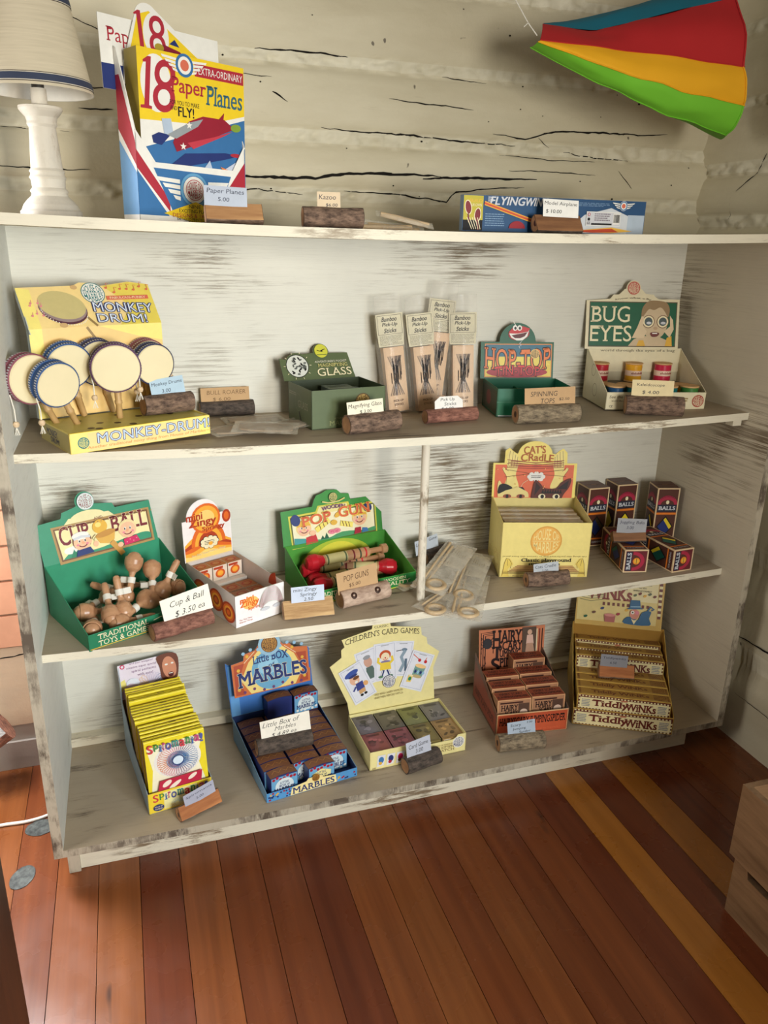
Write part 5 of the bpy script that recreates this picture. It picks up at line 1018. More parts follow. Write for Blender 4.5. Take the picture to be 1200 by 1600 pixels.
holder((MA[0]+.055, .120, MA[2]+.0520), .06, .118, .036, 'dark', 'grey-brown log slice resting on top of the little marble boxes', (.106, .045, ink((244, 238, 224), .7), [('Little Box of', .42, .78, .72, .24, -.01, .4), ('Marbles', .50, .50, .42, .2, -.01, .4), ('$ 4.89 ea', .46, .2, .5, .22, -.01, .4)], 'white card lettered Little Box of Marbles in script', dict(dx=.006, ink_m=inkblack, rot=.05)), seed=24)

# --- 15 card games
CGD = (.605, .065, Zs(ZB, .7)+.0004); MC = Matrix.Rotation(.04, 4, 'Z')
t = thing('card_game_display', 'pale yellow display of card games with fanned picture cards on a stepped header', 'display box', CGD, .04)
w, d, h = .226, .148, .045; PYL = ink((238, 226, 160)); mb = MB(); mb.box(0, w, 0, d, 0, T, PYL); mb.prism([(0, 0), (w, 0), (w, h), (w-.020, h), (w-.024, h-.006), (w-.032, h-.010), (.092, h-.010), (.086, h-.003), (.08, h), (0, h)], (0, 0, 0), X, Z, -Y, T, PYL); mb.box(0, T, 0, d, 0, h, PYL); mb.box(w-T, w, 0, d, 0, h, PYL); mb.box(0, w, d-T, d, 0, h, PYL)
A = front_art(mb); A.globe(w-.018, h*.58, .0145, white, navy); A.text('HOUSE OF MARBLES', .17, .026, .05, .004, ink((150, 120, 60)), serif=True); A.text('THE KITTEN', .172, .019, .05, .006, ink((130, 100, 50)), serif=True); A.text('CATCH', .178, .0115, .04, .006, ink((130, 100, 50)), serif=True)
for i, c in enumerate((ltblue, pink, lilac)): A.poly([(.016+.022*i, .006), (.032+.022*i, .008), (.036+.022*i, .034), (.018+.022*i, .034)], ink((226, 226, 232))); A.ell(.026+.022*i, .022, .006, .008, (blue, navy, magenta)[i]); A.ell(.024+.022*i, .014, .004, .004, (gold, crimson, brown)[i])
A.text('CE', .010, .004, .008, .004, brown); mb.build('tray', t)
PB = [(.004, .0), (.216, -.004), (.214, .08), (.230, .118), (.200, .142), (.198, .158), (.186, .166), (.184, .186), (.110, .199), (.108, .208), (.066, .208), (.064, .199), (-.008, .184), (-.002, .166), (-.010, .160), (-.010, .142), (-.038, .124), (.0, .030)]
mb = MB(); A = header(mb, PB, d+.005, h-.003, .12, PYL, ink((206, 196, 150)), shift=(0, .0))
A.text("CHILDREN'S CARD GAMES", .090, .176, .180, .0135, ink((60, 50, 34)), serif=True, arch=.012, off=.004); A.text('CLASSIC', .087, .2025, .034, .0055, ink((60, 50, 34)), serif=True)
def pcard(cx, cy, rot, fn, ww=.052, hh=.086):
    def wp(u, v): return cx+u*math.cos(rot)-v*math.sin(rot), cy+u*math.sin(rot)+v*math.cos(rot)
    A.warp = wp; A.rect(-ww/2, -hh/2, ww/2, hh/2, ink((226, 228, 238))); A.frame(-ww/2+.004, -hh/2+.004, ww/2-.004, hh/2-.004, .0006, ink((150, 160, 190))); A.lines(-.01, hh/2-.008, .01, hh/2-.005, 1, grey, 1); fn(); A.warp = None
def c_old():
    A.ell(.0, .012, .010, .013, ink((206, 160, 140))); A.ell(.0, .024, .009, .005, grey); A.poly([(-.014, -.03), (-.008, .0), (.008, .0), (.014, -.03)], ink((90, 110, 104))); A.stroke([(.016, .01), (.016, -.02)], .003, inkblack)
def c_post():
    A.ell(-.004, .010, .012, .012, ink((230, 180, 150))); A.ell(-.004, .028, .018, .007, ink((60, 84, 160)), rot=.1); A.ell(-.003, .021, .012, .003, navy); A.ell(-.002, .004, .004, .003, white); A.ell(.002, .014, .008, .004, ink((110, 70, 40))); A.poly([(-.010, -.018), (-.006, .0), (.012, .0), (.010, -.018)], ink((60, 70, 140))); A.stroke([(-.008, -.006), (-.018, -.014)], .004, ink((60, 70, 140))); A.poly([(-.008, -.028), (-.006, -.018), (.010, -.018), (.008, -.028)], ink((206, 160, 110))); A.ell(.016, -.010, .006, .006, ink((226, 170, 110)))
    for x in (-.004, .006): A.ell(x, -.032, .004, .003, black)
def c_clown():
    A.ell(.0, .016, .014, .012, ink((196, 84, 44))); A.ell(.0, .011, .0105, .011, ink((244, 224, 190))); A.ell(.0, .009, .002, .002, red); A.stroke(arc(0, .010, .006, 200, 340, 6), .0012, red); A.ell(0, -.001, .012, .004, ink((130, 120, 160))); A.poly([(-.014, -.020), (-.012, -.002), (.012, -.002), (.014, -.020)], ink((236, 206, 70)))
    for s in (-1, 1): A.stroke([(s*.010, -.005), (s*.018, .001), (s*.016, .012)], .006, ink((236, 206, 70))); A.stroke([(s*.005, -.02), (s*.010, -.034)], .006, navy); A.stroke([(s*.0065, -.02), (s*.0115, -.034)], .0018, white); A.ell(s*.012, -.036, .006, .003, ink((90, 130, 100)))
def c_heron():
    A.stroke([(-.020, .018), (.002, .022)], .002, ink((60, 60, 60))); A.ell(.004, .022, .007, .004, ink((110, 130, 150))); A.stroke([(.006, .02), (-.002, .004), (.006, -.012), (-.002, -.032)], .008, ink((140, 160, 176))); A.stroke([(.010, -.0), (.012, -.03)], .006, ink((90, 110, 130)))
def c_drum():
    for s in (-1, 1): A.stroke([(s*.018-.006, .036), (s*.006+.004, .026)], .002, salmon); A.ell(s*.008+.004, .026, .004, .004, red)
    A.poly([(-.010, .012), (.018, .014), (.016, -.012), (-.010, -.014)], ink((120, 160, 150))); A.ell(.004, .013, .0145, .005, ink((240, 200, 140))); A.ell(.003, -.013, .013, .004, ink((190, 170, 120)))
    for i in range(4): A.poly([(-.008+.007*i, -.002), (-.0045+.007*i, .004), (-.001+.007*i, -.002), (-.0045+.007*i, -.008)], (navy, ltblue)[i % 2])
    A.poly([(-.018, -.014), (-.006, -.013), (-.007, -.030), (-.018, -.031)], ink((236, 206, 110))); A.ell(-.012, -.0135, .006, .0022, cream); A.ell(-.012, -.022, .004, .005, green)
pcard(.055, .110, .25, c_old); pcard(.135, .116, -.14, c_heron); pcard(.094, .116, .0, c_clown, .055, .092); pcard(.026, .076, .42, c_post, .058, .094); pcard(.172, .080, -.40, c_drum, .058, .094)
A.globe(.101, .067, .0155, white, navy, navy); A.text('OLD MAID HAPPY FAMILIES', .10, .040, .070, .0045, ink((130, 110, 60)), serif=True, rot=.03); A.text('SNAP PAIRS MEMORY MATCH', .10, .032, .07, .0045, ink((130, 110, 60)), serif=True, rot=.03); mb.build('header', t)
mb = MB(); mb.box(.003, w-.003, .003, d-.003, .0018, .020, ink((190, 176, 120))); mb.build('inner_step', t)
CCs = [((150, 84, 84), 'dull red'), ((158, 88, 96), 'pinkish red'), ((134, 120, 74), 'olive brown'), ((170, 136, 86), 'tan'), ((118, 112, 120), 'grey'), ((112, 106, 96), 'grey-brown'), ((134, 136, 86), 'olive green'), ((132, 128, 126), 'pale grey')]
for i, (c, nm_) in enumerate(CCs):
    col_, row = i % 4, i//4; mb = MB(); bw, bd, bh = .0525, .068, .018; cc = ink(c, .16); dk = ink(tuple(int(x*.6) for x in c), .3); lt = ink(tuple(min(255, int(x*1.25)) for x in c), .2)
    mb.box(0, bw, 0, bd, 0, bh, dk, mt=cc); A = top_art(mb, 0, 0, bh); A.frame(.003, .003, bw-.003, bd-.003, .0008, dk); rd = random.Random(i)
    for k in range(9): A.ell(bw*rd.uniform(.25, .75), bd*rd.uniform(.2, .7), bw*rd.uniform(.05, .16), bd*rd.uniform(.03, .10), (lt, dk, ink(tuple(int(x*.8) for x in c), .2))[k % 3], rot=rd.uniform(0, 3), n=9)
    A.lines(bw*.2, bd*.82, bw*.8, bd*.92, 2, dk, i)
    B = front_art(mb); B.rect(.001, .001, bw-.001, bh-.001, cc); B.rect(.004, .004, .02, bh-.004, ink((236, 226, 210)))
    o = mb.build('card_game_pack'); p = MC @ V(.0035+.0555*col_+(.001 if col_ > 1 else 0), .006+.070*row, .0205); o.location = (CGD[0]+p.x, CGD[1]+p.y, CGD[2]+.0205); o.rotation_euler = (0, 0, .04)
    tag(o, '%s card game pack in the %s row of the pale yellow display' % (nm_, ('front', 'back')[row]), 'card game', 'wrapped card game packs in the pale yellow display')
holder((.716, .046, Zs(ZB, .71)), .20, .084, .036, 'dark', 'dark log slice in front of the fanned card games display', (.060, .040, ink((196, 200, 214), .7), [('Card Game', .5, .70, .8, .24), ('3.00', .52, .36, .3, .22)], 'grey card lettered Card Game', dict(dx=-.006, rot=.06, ink_m=inkblack)), seed=25)
mb = MB(); mb.box(-.0085, .0085, -.0003, .0003, 0, .009, white); A = front_art(mb, -.0085, -.0003); rd = random.Random(2); x = .002
while x < .015: q = rd.uniform(.0004, .0012); A.rect(x, .003, x+q, .0075, black); x += q+rd.uniform(.0004, .001)
o = mb.build('barcode_sticker', t); o.location = (.132, -.0012, h-.012)

# --- 16 jumping spider boxes
SD = (.917, .100, Zs(ZB, 1.0)+.0004); MSD_ = Matrix.Rotation(-.12, 4, 'Z')
t = thing('spider_toy_display', 'brown and orange old-fashioned display of hairy jumping spider toys', 'display box', SD, -.12)
w, d, h = .175, .175, .057; SB = ink((206, 128, 92)); SBk = ink((150, 96, 66)); SF = ink((190, 84, 54)); mb = MB(); tray(mb, w, d, h, .120, ink((122, 84, 66)), ink((96, 90, 84)), ink((222, 176, 130)), hback=.05)
A = front_art(mb); A.rect(.003, .002, w-.003, h-.003, SF); A.rect(.006, .005, w-.006, h-.014, ink((204, 92, 58))); A.text('HAIRYSCARY JUMPINGSPIDER', w*.5, h*.58, w*.92, .026, ink((42, 22, 20)), off=.02, serif=True); A.text('FUN FOR ALL THE FAMILY', w*.7, h*.18, w*.4, .004, ink((226, 110, 70)))
B = left_art(mb); B.poly([(-d+.006, .006), (-.006, .006), (-.006, h-.010), (-d+.006, .10)], ink((150, 74, 56))); B.text('HAIRY SCARY SPIDER', -d*.5, .03, d*.8, .018, ink((70, 36, 32)), off=.02, serif=True); mb.build('tray', t)
mb = MB(); A = header(mb, [(.012, 0), (w+.004, 0), (w+.006, .120), (.010, .118)], d-.002, .056, .12, SB, SBk)
for i in range(3): x = .016+.0055*i; A.stroke([(x, .012), (x+.0, .110-.004*i), (.05, .112-.004*i)], .0022, ink((52, 30, 28))); A.stroke([(w-.002-.007*i, .006), (w-.0005-.007*i, .112)], .0028, (ink((52, 30, 28)), ink((120, 44, 40)), cream)[i])
A.text('H', .056, .091, .022, .046, ink((40, 24, 24)), off=.03, serif=True); A.text('AIRY', .094, .098, .054, .030, ink((40, 24, 24)), off=.03, serif=True); A.text('SCARY', .093, .073, .062, .022, ink((40, 24, 24)), off=.03, serif=True); A.text('J', .056, .055, .014, .034, ink((40, 24, 24)), off=.03, serif=True); A.text('UMPING', .091, .053, .054, .017, ink((40, 24, 24)), off=.03, serif=True); A.text('S', .054, .024, .020, .036, ink((40, 24, 24)), off=.03, serif=True); A.text('PIDER', .092, .030, .054, .024, ink((40, 24, 24)), off=.03, serif=True)
A.ell(.032, .082, .012, .014, ink((54, 52, 56)), n=22)
for i in range(8): a = (i-3.5)*.35+(PI if i > 3 else 0); s = 1 if i > 3 else -1; A.stroke([(.032+s*.008, .082+(i % 4-1.5)*.005), (.032+s*.016, .084+(i % 4-1.5)*.010), (.032+s*.015, .074+(i % 4-1.5)*.012)], .0014, black)
A.rect(.122, .022, .158, .118, ink((92, 74, 62))); A.ell(.141, .105, .006, .007, ink((216, 176, 150))); A.poly([(.132, .074), (.134, .098), (.149, .098), (.152, .074)], ink((224, 186, 170))); A.poly([(.130, .050), (.133, .076), (.150, .076), (.155, .050)], ink((190, 150, 126))); A.stroke([(.137, .05), (.135, .034)], .004, ink((206, 166, 140))); A.stroke([(.147, .05), (.149, .034)], .004, ink((206, 166, 140))); A.stroke([(.015, .018), (.028, .030), (.024, .05)], .002, ink((80, 44, 40))); mb.build('header', t)
ST_ = ink((152, 70, 46)); SE = ink((222, 170, 124)); SFc = ink((176, 128, 96))
def spider_box(x, y, z, label, tilt=.06, rz=0):
    mb = MB(); bw, bh, bd = .081, .060, .036; mb.box(0, bw, 0, bd, 0, bh, SE, mt=SE, ml=SFc); C = top_art(mb, 0, 0, bh); C.rect(.001, .0012, bw-.001, bd-.001, ST_); C.text('HAIRY SCARY', bw*.5, bd*.72, bw*.7, .0095, ink((56, 22, 20)), off=.025, serif=True); C.text('JUMPINGSPIDER', bw*.5, bd*.32, bw*.92, .0105, ink((56, 22, 20)), off=.025, serif=True)
    A = front_art(mb); A.rect(.002, .002, bw-.002, bh-.002, SFc); A.rect(.006, bh-.010, bw-.02, bh-.006, ink((70, 40, 34))); A.text('HAIRY', bw*.36, bh*.66, bw*.50, .014, ink((44, 26, 26)), off=.03, serif=True); A.text('SCARY', bw*.42, bh*.44, bw*.38, .010, ink((44, 26, 26)), off=.03, serif=True); A.text('JUMPING', bw*.36, bh*.24, bw*.5, .010, ink((44, 26, 26)), off=.03, serif=True); A.rect(bw*.62, bh*.2, bw*.94, bh*.82, ink((92, 66, 54))); A.ell(bw*.78, bh*.42, bw*.12, bh*.16, ink((222, 190, 170)))
    A.text('SPIDER', bw*.36, bh*.07, bw*.5, .006, ink((44, 26, 26)), off=.03)
    o = mb.build('spider_toy_box'); p = MSD_ @ V(x, y, z); o.location = (SD[0]+p.x, SD[1]+p.y, SD[2]+z); o.rotation_euler = (-tilt, 0, -.12+rz); return tag(o, label, 'toy box', 'brown boxed jumping spiders in the old-fashioned display')
for r in range(3):
    for c in range(2): spider_box(.005+.084*c, .010+.042*r+c*.003, .025+.005*r, 'brown boxed jumping spider in the %s column, %s row' % (('left', 'right')[c], ('front', 'second', 'third')[r]))
spider_box(.086, .136, .052, 'brown boxed jumping spider lying highest at the back right under the header', .05)
mb = MB(); mb.box(.003, w-.003, .003, d-.004, .0018, .022, SBk); mb.build('inner_step', t)
holder((.951, .045, Zs(ZB, .95)), -.14, .106, .040, 'grey', 'grey log slice in front of the brown spider toy display', (.064, .034, ink((176, 190, 206), .7), [('Scary', .3, .74, .38, .24), ('Jumping', .42, .48, .46, .2), ('Spider', .62, .22, .42, .22), ('3.00', .8, .86, .2, .12)], 'grey-blue card lettered Scary Jumping Spider', dict(dx=.002, rot=.08, ink_m=inkblack)), seed=26)

# --- 17 tiddlywinks
TW = (1.112, .094, Zs(ZB, 1.2)+.0004); MT_ = Matrix.Rotation(-.49, 4, 'Z')
t = thing('flip_disc_game_display', 'tan and checkered display of long disc flipping game boxes in the dark right corner', 'display box', TW, -.49)
w, d, h = .226, .238, .044; TY = ink((206, 170, 84)); TB = ink((176, 134, 62)); TC = ink((238, 226, 176)); TBR = ink((110, 46, 36))
def tid_label(A, w, h, x=0, y=0):
    A.rect(x+.002, y+.002, x+w-.002, y+h-.002, TBR)
    n = 28
    for i in range(n):
        for yy in (y+.003, y+h-.0062): A.rect(x+.003+(w-.006)*i/n, yy, x+.003+(w-.006)*(i+.55)/n, yy+.0032, TC)
    A.rect(x+.006, y+.0066, x+w-.006, y+h-.0066, TC)
    for i in range(3):
        for xx in (x+.0028, x+w-.0058): A.rect(xx, y+.009+.009*i, xx+.003, y+.0135+.009*i, TC)
    A.text('Tiddly', x+w*.36, y+h*.48, w*.40, h*.52, TBR, off=.03, serif=True); A.text('WiNKs', x+w*.68, y+h*.47, w*.32, h*.46, TBR, off=.03, serif=True); A.lines(x+.010, y+h*.25, x+w*.14, y+h*.75, 5, grey, 2); A.lines(x+w*.86, y+h*.25, x+w-.010, y+h*.75, 5, grey, 3); A.ell(x+w*.5, y+h*.82, .008, .002, ink((196, 120, 90)))
mb = MB(); tray(mb, w, d, h, .150, TY, TB, hback=.15, step=[(d*.35, .07)]); tid_label(front_art(mb), w, h); mb.build('tray', t)
HW = .214; mb = MB(); A = header(mb, [(.004, 0), (HW+.004, 0), (HW+.006, .145), (.006, .140)], d-.004, .146, .28, TY, ink((190, 160, 90)))
A.rect(.008, .012, HW-.010, .138, TC); A.rect(.008, .012, HW-.010, .070, ink((226, 206, 136)))
for i in range(7): A.rect(HW-.008, .030+.014*i, HW, .037+.014*i, TBR); A.rect(HW-.008, .037+.014*i, HW, .044+.014*i, TC)
for i in range(10): A.rect(.07+.012*i, .054, .076+.012*i, .062, TBR)
A.text('WiNKs', .085, .085, .110, .032, ink((140, 60, 50)), off=.03, serif=True); A.text('Tiddly', .080, .122, .120, .032, ink((140, 60, 50)), off=.03, serif=True)
for i, q in enumerate(('A TRADITIONAL', 'GAME of SKILL', 'for the', 'WHOLE FAMILY')): A.text(q, .165, .122-.008*i, .045 if i != 2 else .018, .0042, ink((70, 70, 60)))
for i, c in enumerate((dkgreen, brown, navy, olive, crimson, gold)): A.ell(.030+.020*i, .022+.012*(i % 3), .005, .0032, c, rot=.4)
for i in range(5): A.ell(.148+.012*i, .086+.005*(i % 2), .0045, .003, (olive, TBR, gold)[i % 3], rot=.6)
for i in range(4): A.stroke([(.012, .066+.006*i), (.04, .062+.006*i), (.075, .070+.006*i)], .0009, olive)
A.poly([(.078, .012), (.102, .012), (.104, .030), (.076, .030)], ink((176, 96, 90))); A.ell(.090, .030, .014, .004, ink((214, 140, 130)))
TB2 = ink((36, 96, 140)); A.poly(smooth([(.126, .012), (.130, .028), (.146, .030), (.160, .024), (.168, .044), (.190, .048), (.186, .030), (.188, .012)], 3, True), TB2); A.stroke([(.180, .046), (.188, .060), (.196, .054), (.190, .050)], .004, TB2); A.ell(.150, .038, .012, .013, ink((214, 140, 120))); A.ell(.145, .042, .0045, .0045, white); A.ell(.145, .042, .002, .002, black); A.ell(.156, .042, .005, .005, pink); A.poly([(.136, .052), (.164, .054), (.161, .074), (.138, .073)], TB2); A.stroke([(.132, .0505), (.169, .0535)], .003, TB2); A.stroke([(.139, .056), (.163, .058)], .0025, ltblue); A.poly([(.142, .026), (.150, .022), (.158, .026), (.150, .012)], TC); mb.build('header', t)
def disc_box(y, z, label, tilt=.55, dx=0, rz=0):
    mb = MB(); bw, bh, bd = .210, .040, .030; mb.box(0, bw, 0, bd, 0, bh, TY); tid_label(front_art(mb), bw, bh)
    C = top_art(mb, 0, 0, bh); C.rect(.002, .001, bw-.002, bd-.001, TB); C.text('Tiddly WiNKs', bw*.46, bd*.5, bw*.62, bd*.56, ink((116, 66, 40)), off=.03, serif=True); C.lines(bw*.82, .003, bw*.96, bd-.003, 4, ink((116, 66, 40)), 4); C.rect(.004, .002, bw-.004, .0035, ink((214, 184, 110)))
    for q in range(5): C.rect(bw-.008, .003+.005*q, bw-.004, .0055+.005*q, TBR); C.rect(.004, .003+.005*q, .008, .0055+.005*q, TBR)
    o = mb.build('flip_disc_game_box'); p = MT_ @ V(.007+dx, y, z); o.location = (TW[0]+p.x, TW[1]+p.y, TW[2]+z); o.rotation_euler = (-tilt, 0, -.49+rz); return tag(o, label, 'game box', 'long disc flipping game boxes in the corner display')
disc_box(.004, .0405, 'long checkered game box just above the display front', .03)
for i, l in enumerate(('second', 'third', 'fourth')): disc_box(.036+.031*i, .0405+.001*i, 'long checkered game box, %s row from the front, mostly hidden' % l, .02)
disc_box(.130, .073, 'long checkered game box raised in the middle behind the small log', .12); disc_box(.166, .074, 'long checkered game box behind the raised one', .1); disc_box(.200, .080, 'rearmost long game box right under the tall header', .1)
mb = MB(); mb.box(.003, w-.003, .003, d-.004, .0018, .036, TB); mb.build('inner_step', t)
p = MT_ @ V(.100, .092, 0)
holder((TW[0]+p.x, TW[1]+p.y, TW[2]+.0815), -.40, .082, .034, 'bark', 'small orange split log slice on top of the checkered game boxes', (.064, .030, ink((140, 142, 150), .7), [('Tiddlywinks', .5, .7, .84, .24), ('6.50', .48, .34, .24, .2)], 'dim grey card on top of the checkered game boxes', dict(dx=-.008, rot=-.03)), split='orange', seed=27)

# ------------------------------------------------------------------ top board
PP = (.224, .100, ZT(.25)); t = thing('paper_plane_display', 'tall blue, red and yellow paper plane display with a nose-shaped header beside the lamp', 'display box', PP, .45); t.rotation_euler = (0, .02, .45)
w, d = .198, .052; PBL = ink((56, 112, 166)); PRD = ink((176, 44, 60)); PYE = ink((240, 206, 40)); PWH = ink((238, 236, 228))
mb = MB(); mb.box(0, w, 0, d, 0, T, PWH); mb.prism([(0, 0), (w, 0), (w, .128), (w-.024, .088), (.032, .088), (0, .132)], (0, 0, 0), X, Z, -Y, T, PWH); mb.prism([(0, 0), (d, 0), (d, .250), (d-.006, .246), (0, .132)], (0, 0, 0), Y, Z, (-1, 0, 0), T, PWH); mb.prism([(0, 0), (d, 0), (d, .22), (0, .128)], (w, 0, 0), Y, Z, (1, 0, 0), T, PWH)
A = front_art(mb); A.poly([(0, .010), (.052, .010), (.0, .075)], PBL); A.poly([(.0, .078), (.054, .016), (.054, .034), (.0, .104)], PRD); A.poly([(w, .05), (w, .102), (w-.036, .056), (w-.034, .03)], PRD); A.poly([(.028, .080), (w-.028, .078), (w-.058, .010), (.062, .010)], PBL); A.stroke([(.0, .130), (.032, .086), (w-.024, .086), (w, .126)], .003, PWH)
for s in (-1, 1):
    for i in range(4): a, b = w*.5+s*.026, w*.5+s*(.066-.009*i); A.poly([(a, .066-.0085*i), (b, .068-.0085*i), (b-s*.004, .062-.0085*i), (a, .060-.0085*i)], PWH)
A.ell(w*.5, .052, .026, .026, PBL, n=30); A.ring(w*.5, .052, .0215, .0255, ink((100, 160, 200))); A.ell(w*.5, .052, .0205, .0205, PWH, n=30); A.globe(w*.5, .052, .016, None, PRD, PRD)
A.poly([(.042, .014), (.100, .034), (.160, .014), (.100, -.0+.001)], PYE); A.text('NINE', .098, .0265, .022, .0055, inkblack); A.text('EXCITING PLANE', .098, .0195, .058, .0055, inkblack); A.text('DESIGNS & 18 SUPER', .100, .0125, .086, .006, PRD); A.text('DETAILED PRINTED SHEETS', .1, .0068, .07, .004, inkblack); A.text('IN EACH SET', .1, .0024, .03, .0035, inkblack)
B = left_art(mb); B.poly([(-d, .010), (-.0, .010), (-.0, .070), (-d, .120)], ink((110, 160, 206))); B.poly([(-d, .13), (-.0, .076), (-.0, .112), (-d+.012, .21), (-d, .21)], PRD); B.poly([(-d, .125), (-d, .135), (0, .08), (0, .072)], PWH); mb.build('holder_carton', t)
mb = MB(); A = header(mb, [(-.020, 0), (w-.010, 0), (w-.010, .100), (-.020, .102)], d, .190, .05, PWH, PWH); A.text('Paper', .022, .073, .060, .026, PRD, off=.0, serif=True); A.text('Planes', .086, .064, .07, .024, ink((60, 100, 110)), serif=True); A.rect(-.02, .0, .05, .035, navy); mb.build('back_card', t)
mb = MB(); A = header(mb, [(.0, 0), (.165, 0), (.150, .052)]+arc(.046, .098, .020, 45, 175, 10)+[(.002, .03)], d-.005, .200, .05, PWH, PWH, shift=(.012, 0))
A.text('per', .045, .019, .03, .014, PRD, serif=True); A.text('Planes', .088, .016, .060, .020, ink((60, 100, 110)), serif=True)
A.poly([(.008, .002), (.158, .002), (.145, .048), (.050, .108), (.030, .100), (.010, .035)], PYE); A.ell(.060, .076, .022, .032, PWH, n=26); A.poly([(.027, .050), (.043, .050), (.0425, .053), (.0385, .054), (.0355, .106), (.031, .106), (.024, .101), (.0245, .099), (.029, .100), (.0315, .054), (.0268, .053)], PRD); A.text('8', .062, .076, .028, .056, PRD, off=.006); A.rect(.006, .040, .040, .046, PRD)
A.poly([(.060, .058), (.072, .066), (.100, .060), (.150, .030), (.165, .006), (.130, .012), (.080, .040)], ink((136, 28, 48))); A.ell(.064, .060, .008, .006, ink((170, 150, 50))); A.poly([(.082, .068), (.092, .076), (.100, .066)], navy); A.rect(.110, .040, .122, .046, PWH); mb.build('nose_header', t)
PK = MB(); pw, ph, pd = .190, .244, .040
PK.box(0, pw, 0, pd, 0, ph, ink((150, 132, 50)), mf=PYE); A = front_art(PK); A.eps = .000035; A.poly([(0, 0), (pw, 0), (pw, .172), (0, .118)], PBL); A.poly([(0, .118), (pw, .172), (pw, .166), (.0, .105)], PWH); A.poly([(0, .105), (.11, .140), (.11, .15), (0, .145)], PWH)
A.ell(.030, .198, .026, .040, PWH, n=30); A.poly([(.002, .161), (.021, .161), (.0212, .165), (.0165, .166), (.0235, .233), (.018, .233), (.0095, .227), (.0100, .224), (.0145, .2245), (.0085, .166), (.0022, .165)], PRD); A.text('8', .044, .196, .038, .074, PRD, off=.005, shear=.1)
A.rect(.098, .218, pw-.001, .236, PRD); A.text('EXTRA-ORDINARY', .146, .227, .082, .0105, PWH); A.text('Paper', .086, .198, .062, .028, PRD, off=.01, serif=True, shear=.06); A.text('Planes', .152, .194, .068, .028, ink((56, 104, 120)), off=.01, serif=True, shear=.06); A.text('FOR YOU TO MAKE', .078, .176, .052, .0065, inkblack); A.text('AND', .058, .168, .012, .006, inkblack); A.text('FLY!', .080, .164, .028, .014, inkblack, off=.02)
for s in (-1, 1):
    for i in range(4): a, b = .080+s*.012, .080+s*(.040-.006*i); A.poly([(a, .238-.0052*i), (b, .240-.0052*i), (b-s*.002, .2365-.0052*i), (a, .2345-.0052*i)], PWH)
A.ell(.080, .230, .0155, .0165, PBL, n=26); A.ell(.080, .230, .0115, .0125, PWH, n=26); A.ell(.080, .230, .0075, .0080, salmon)
CRI = ink((150, 30, 50)); A.poly([(.036, .150), (.052, .152), (.056, .128), (.040, .126)], ink((180, 196, 214))); A.poly([(.018, .124), (.030, .130), (.050, .128), (.034, .112), (.020, .114)], navy); A.poly([(.060, .130), (.085, .152), (.110, .162), (.150, .162), (.170, .150), (.150, .142), (.090, .116), (.060, .105), (.054, .118)], CRI); A.poly([(.044, .128), (.085, .150), (.11, .158), (.10, .146), (.06, .124)], ink((150, 156, 160))); A.poly([(.080, .120), (.13, .134), (.165, .146), (.15, .138), (.09, .112)], ink((196, 60, 76))); A.ell(.172, .152, .010, .006, ink((130, 160, 60)), rot=.1); A.poly([(.14, .162), (.150, .172), (.148, .160)], CRI)
for x, y in ((.072, .114), (.084, .146)): A.poly([(x+.006*math.cos(k*2*PI/10+PI/2)*(1 if k % 2 == 0 else .4), y+.006*math.sin(k*2*PI/10+PI/2)*(1 if k % 2 == 0 else .4)) for k in range(10)], PWH)
A.poly([(.010, .078), (.05, .086), (.075, .104), (.150, .112), (.178, .110), (.150, .102), (.09, .088), (.04, .074)], navy); A.ell(.172, .110, .012, .003, PRD); A.poly([(.008, .080), (.03, .084), (.035, .076)], PRD)
A.poly([(.055, .066), (.10, .074), (.12, .098), (.130, .070), (.150, .062), (.06, .058)], ink((186, 200, 220))); A.poly([(.145, .085), (.178, .104), (.176, .08), (.15, .076)], ink((196, 204, 220))); A.poly([(.14, .09), (.146, .084), (.15, .072), (.18, .07), (.182, .08)], orange)
for i in range(8):
    for j in range(2): A.rect(.122+.006*i, .064+.005*j-.0008*i, .125+.006*i, .0685+.005*j-.0008*i, PYE if (i+j) % 2 else black)
o = PK.build('paper_plane_pack'); p = Matrix.Rotation(.45, 4, 'Z') @ V(.004, .0085, .0016); o.location = (PP[0]+p.x+.009, PP[1]+p.y, PP[2]+.0020); o.rotation_euler = (0, .022, .45); tag(o, 'yellow and blue paper plane pack with a big red 18, held in the display carton', 'toy pack')

